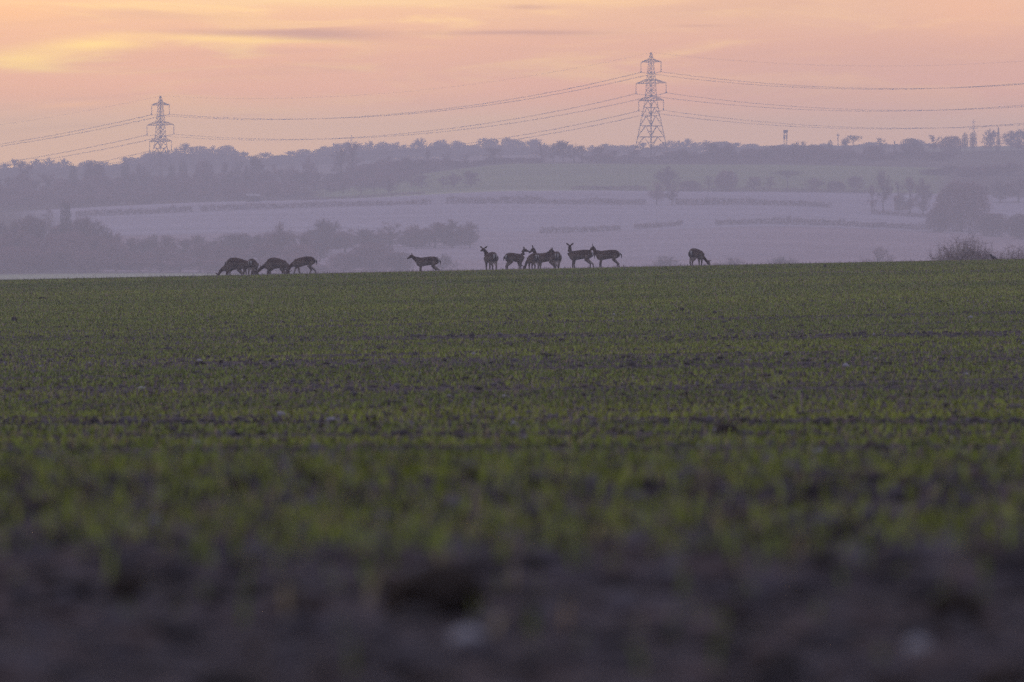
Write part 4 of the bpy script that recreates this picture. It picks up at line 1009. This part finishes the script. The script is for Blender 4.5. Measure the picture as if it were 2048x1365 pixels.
# ------------------------------------------------------------------ sky
wd = bpy.data.worlds.new('World'); S.world = wd; wd.use_nodes = True
nt = wd.node_tree; nt.nodes.clear(); N = nt.nodes.new; Lk = nt.links.new
def val(x, sock):
    if isinstance(x, (int, float)): sock.default_value = x
    else: Lk(x, sock)
def math_(op, a, b_=0.0, clamp=False):
    n = N('ShaderNodeMath'); n.operation = op; n.use_clamp = clamp; val(a, n.inputs[0]); val(b_, n.inputs[1]); return n.outputs[0]
def rng_(x, a, b_, c=0.0, d=1.0):
    n = N('ShaderNodeMapRange'); n.interpolation_type = 'SMOOTHSTEP'; val(x, n.inputs[0])
    for i, v in enumerate((a, b_, c, d)): n.inputs[i + 1].default_value = v
    return n.outputs[0]
def mixc(f, a, b_, kind='MIX'):
    n = N('ShaderNodeMix'); n.data_type = 'RGBA'; n.blend_type = kind; val(f, n.inputs[0])
    for q, sck in ((a, n.inputs[6]), (b_, n.inputs[7])):
        if isinstance(q, tuple): sck.default_value = (*q, 1)
        else: Lk(q, sck)
    return n.outputs[2]
SUN_AZ, SUN_EL = R(-16), R(1.5)          # the sun is low, out of the picture to the left
tc = N('ShaderNodeTexCoord'); sp = N('ShaderNodeSeparateXYZ'); Lk(tc.outputs['Generated'], sp.inputs[0])
dx, dy, dz = sp.outputs
az = math_('ARCTAN2', dx, dy)
sky = N('ShaderNodeTexSky'); sky.sky_type = 'NISHITA'; sky.sun_disc = False; sky.sun_elevation = SUN_EL; sky.sun_rotation = SUN_AZ
sky.air_density = 1.2; sky.dust_density = 3.0
nish = mixc(1.0, sky.outputs[0], (0.08, 0.08, 0.08), 'MULTIPLY')
# high veil of cloud lit from the west; colours by height above the horizon
front = rng_(math_('COSINE', math_('SUBTRACT', az, SUN_AZ)), -0.3, 0.97)
cr = N('ShaderNodeValToRGB'); cr.color_ramp.interpolation = 'EASE'; e = cr.color_ramp.elements
STR = [(0.0, (3.9, 2.50, 0.98)), (0.50, (4.1, 2.55, 0.98)), (0.59, (4.0, 1.97, 0.66)), (0.68, (3.55, 1.78, 0.56)), (0.79, (3.55, 2.03, 0.58)), (1.0, (3.4, 2.0, 0.7))]
SC = 4.2
e[0].position = 0; e[0].color = (*[x / SC for x in STR[0][1]], 1); e[1].position = 1; e[1].color = (*[x / SC for x in STR[-1][1]], 1)
for p_, c in STR[1:-1]:
    k = e.new(p_); k.color = (*[x / SC for x in c], 1)
el = math_('MULTIPLY', dz, 1 / 0.05)
Lk(el, cr.inputs[0])
strip = mixc(1.0, cr.outputs[0], (SC, SC, SC), 'MULTIPLY')
# horizontal drift: more yellow-orange to the left, rosier to the right
side = rng_(az, -0.065, 0.065)
strip = mixc(1.0, strip, mixc(side, (1.06, 0.96, 0.84), (0.80, 0.73, 0.92)), 'MULTIPLY')
# long thin cloud streaks
def cn(sx_, sz_, seed, det=5.0, dist=0.6, rough=0.55):
    cb_ = N('ShaderNodeCombineXYZ'); val(math_('MULTIPLY', az, sx_), cb_.inputs[0]); val(math_('MULTIPLY', math_('ADD', dz, math_('MULTIPLY', az, -0.03)), sz_), cb_.inputs[1]); cb_.inputs[2].default_value = seed
    n = N('ShaderNodeTexNoise'); n.inputs['Scale'].default_value = 1.0; n.inputs['Detail'].default_value = det; n.inputs['Distortion'].default_value = dist; n.inputs['Roughness'].default_value = rough
    Lk(cb_.outputs[0], n.inputs['Vector']); return n.outputs['Fac']
hi = rng_(dz, 0.022, 0.036)
n1 = cn(36, 300, 1.7, 6.0, 1.0); n2 = cn(42, 620, 4.2); n3 = cn(14, 150, 8.1)
lightf = math_('MULTIPLY', rng_(n1, 0.48, 0.72), hi); darkf = math_('MULTIPLY', rng_(n3, 0.50, 0.74), hi)
strip = mixc(math_('MULTIPLY', darkf, 0.55), strip, (2.4, 1.15, 0.40))
strip = mixc(math_('MULTIPLY', lightf, math_('SUBTRACT', 0.75, math_('MULTIPLY', side, 0.45))), strip, (4.3, 2.65, 0.45))
strip = mixc(math_('MULTIPLY', rng_(n2, 0.52, 0.70), 0.12), strip, (2.0, 1.0, 0.5))
def streak(u, y, w, h, colr, amt, slope=0.0):
    global strip
    a0 = (u - 1024) / F; z0 = (682 - y) / F
    da = math_('SUBTRACT', az, a0); wob = math_('MULTIPLY', math_('SUBTRACT', n1, 0.5), h / F * 2.4)
    dzz = math_('ADD', math_('SUBTRACT', math_('SUBTRACT', dz, z0), math_('MULTIPLY', da, slope)), wob)
    q = math_('ADD', math_('POWER', math_('MULTIPLY', da, F / w), 2.0), math_('POWER', math_('MULTIPLY', dzz, F / h), 2.0))
    g = math_('POWER', 2.718, math_('MULTIPLY', q, -1.0))
    g = math_('MULTIPLY', g, math_('ADD', 0.55, math_('MULTIPLY', n2, 0.9)))
    strip = mixc(math_('MULTIPLY', g, amt, True), strip, colr)
MV = (2.0, 0.90, 0.32); GO = (4.9, 3.1, 0.30); PK = (3.9, 1.9, 0.5)
streak(640, 70, 150, 12, MV, 0.75, -0.02); streak(520, 66, 190, 7, MV, 0.45); streak(1030, 66, 170, 5, MV, 0.75); streak(1055, 15, 45, 4, MV, 0.6)
streak(1400, 52, 60, 3, MV, 0.4); streak(330, 30, 190, 12, (2.9, 1.45, .4), 0.45, -0.03)
streak(190, 90, 110, 15, GO, 0.9, .04); streak(40, 118, 110, 20, GO, 0.8, .06); streak(480, 78, 190, 7, GO, 0.6, -.03); streak(620, 92, 150, 5, PK, 0.5, -.02)
streak(20, 30, 130, 30, (4.0, 1.85, .25), 0.55); streak(700, 5, 420, 10, (3.9, 2.6, .6), 0.55)
streak(145, 211, 62, 5, (4.8, 2.3, .5), 0.8, .06); streak(1950, 40, 160, 60, (3.4, 1.5, .4), 0.5); streak(1620, 170, 260, 40, (2.7, 1.4, .7), .3)
# the rest of the dome: dusk blue-violet overhead, dim in the east
up = rng_(dz, 0.05, 0.45)
dome_w = mixc(up, (1.60, 1.10, 0.92), (0.68, 0.64, 0.80))
dome_e = mixc(up, (0.66, 0.62, 0.80), (0.62, 0.60, 0.78))
near_h = rng_(dz, 0.045, 0.10)
west = mixc(near_h, strip, dome_w)
dome = mixc(front, dome_e, west)
dome = mixc(0.12, dome, nish)
below = rng_(dz, -0.02, 0.0)
dome = mixc(below, (0.10, 0.09, 0.09), dome)
bg = N('ShaderNodeBackground'); bg.inputs['Strength'].default_value = 1.0; Lk(dome, bg.inputs[0])
wo = N('ShaderNodeOutputWorld'); Lk(bg.outputs[0], wo.inputs[0])

sl = bpy.data.lights.new('sun', 'SUN'); sl.energy = 0.12; sl.angle = R(14); sl.color = (1.0, 0.62, 0.38)
so = bpy.data.objects.new('sun', sl); C.objects.link(so)
sdir = Vector((math.sin(SUN_AZ) * math.cos(SUN_EL), math.cos(SUN_AZ) * math.cos(SUN_EL), math.sin(SUN_EL)))
so.rotation_euler = (-sdir).to_track_quat('-Z', 'Y').to_euler()

# ------------------------------------------------------------------ haze
bpy.context.view_layer.update()
top = max((o.matrix_world @ Vector(c)).z for o in C.objects if o.type == 'MESH' for c in o.bound_box) + 4
low = float(gverts[:, 2].min()) - 1.0
print('haze', low, top)
bm = bmesh.new(); xw = float(np.abs(gverts[:, 0]).max()) + 40
box(bm, -xw, xw, -60, float(gverts[:, 1].max()) + 25, low, top); bmesh.ops.recalc_face_normals(bm, faces=bm.faces)
me = bpy.data.meshes.new('haze'); bm.to_mesh(me); bm.free()
hm = bpy.data.materials.new('haze'); hm.use_nodes = True; nt = hm.node_tree; nt.nodes.clear()
pv = nt.nodes.new('ShaderNodeVolumePrincipled'); mo = nt.nodes.new('ShaderNodeOutputMaterial')
pv.inputs['Color'].default_value = (0.84, 0.86, 0.97, 1); pv.inputs['Density'].default_value = 4.4e-4; pv.inputs['Anisotropy'].default_value = 0.0
nt.links.new(pv.outputs[0], mo.inputs['Volume']); hm.cycles.homogeneous_volume = True
me.materials.append(hm); tag(link('haze', me), 'evening haze filling the valley', 'haze', kind='stuff')

# ------------------------------------------------------------------ camera, render settings
cd = bpy.data.cameras.new('camera'); cam = bpy.data.objects.new('camera', cd); C.objects.link(cam)
cd.lens = 300; cd.sensor_width = 36; cd.clip_start = 0.5; cd.clip_end = 20000
cam.location = (0, 0, 0); cam.rotation_euler = (R(90), 0, 0)
cd.dof.use_dof = True; cd.dof.focus_distance = 400; cd.dof.aperture_fstop = 6.8
S.camera = cam
S.view_settings.view_transform = 'Standard'; S.view_settings.look = 'None'; S.view_settings.exposure = 0; S.view_settings.gamma = 1
S.view_settings.use_curve_mapping = False
cy = S.cycles
cy.use_denoising = False
cy.max_bounces = 4; cy.diffuse_bounces = 1; cy.volume_bounces = 1; cy.use_adaptive_sampling = False
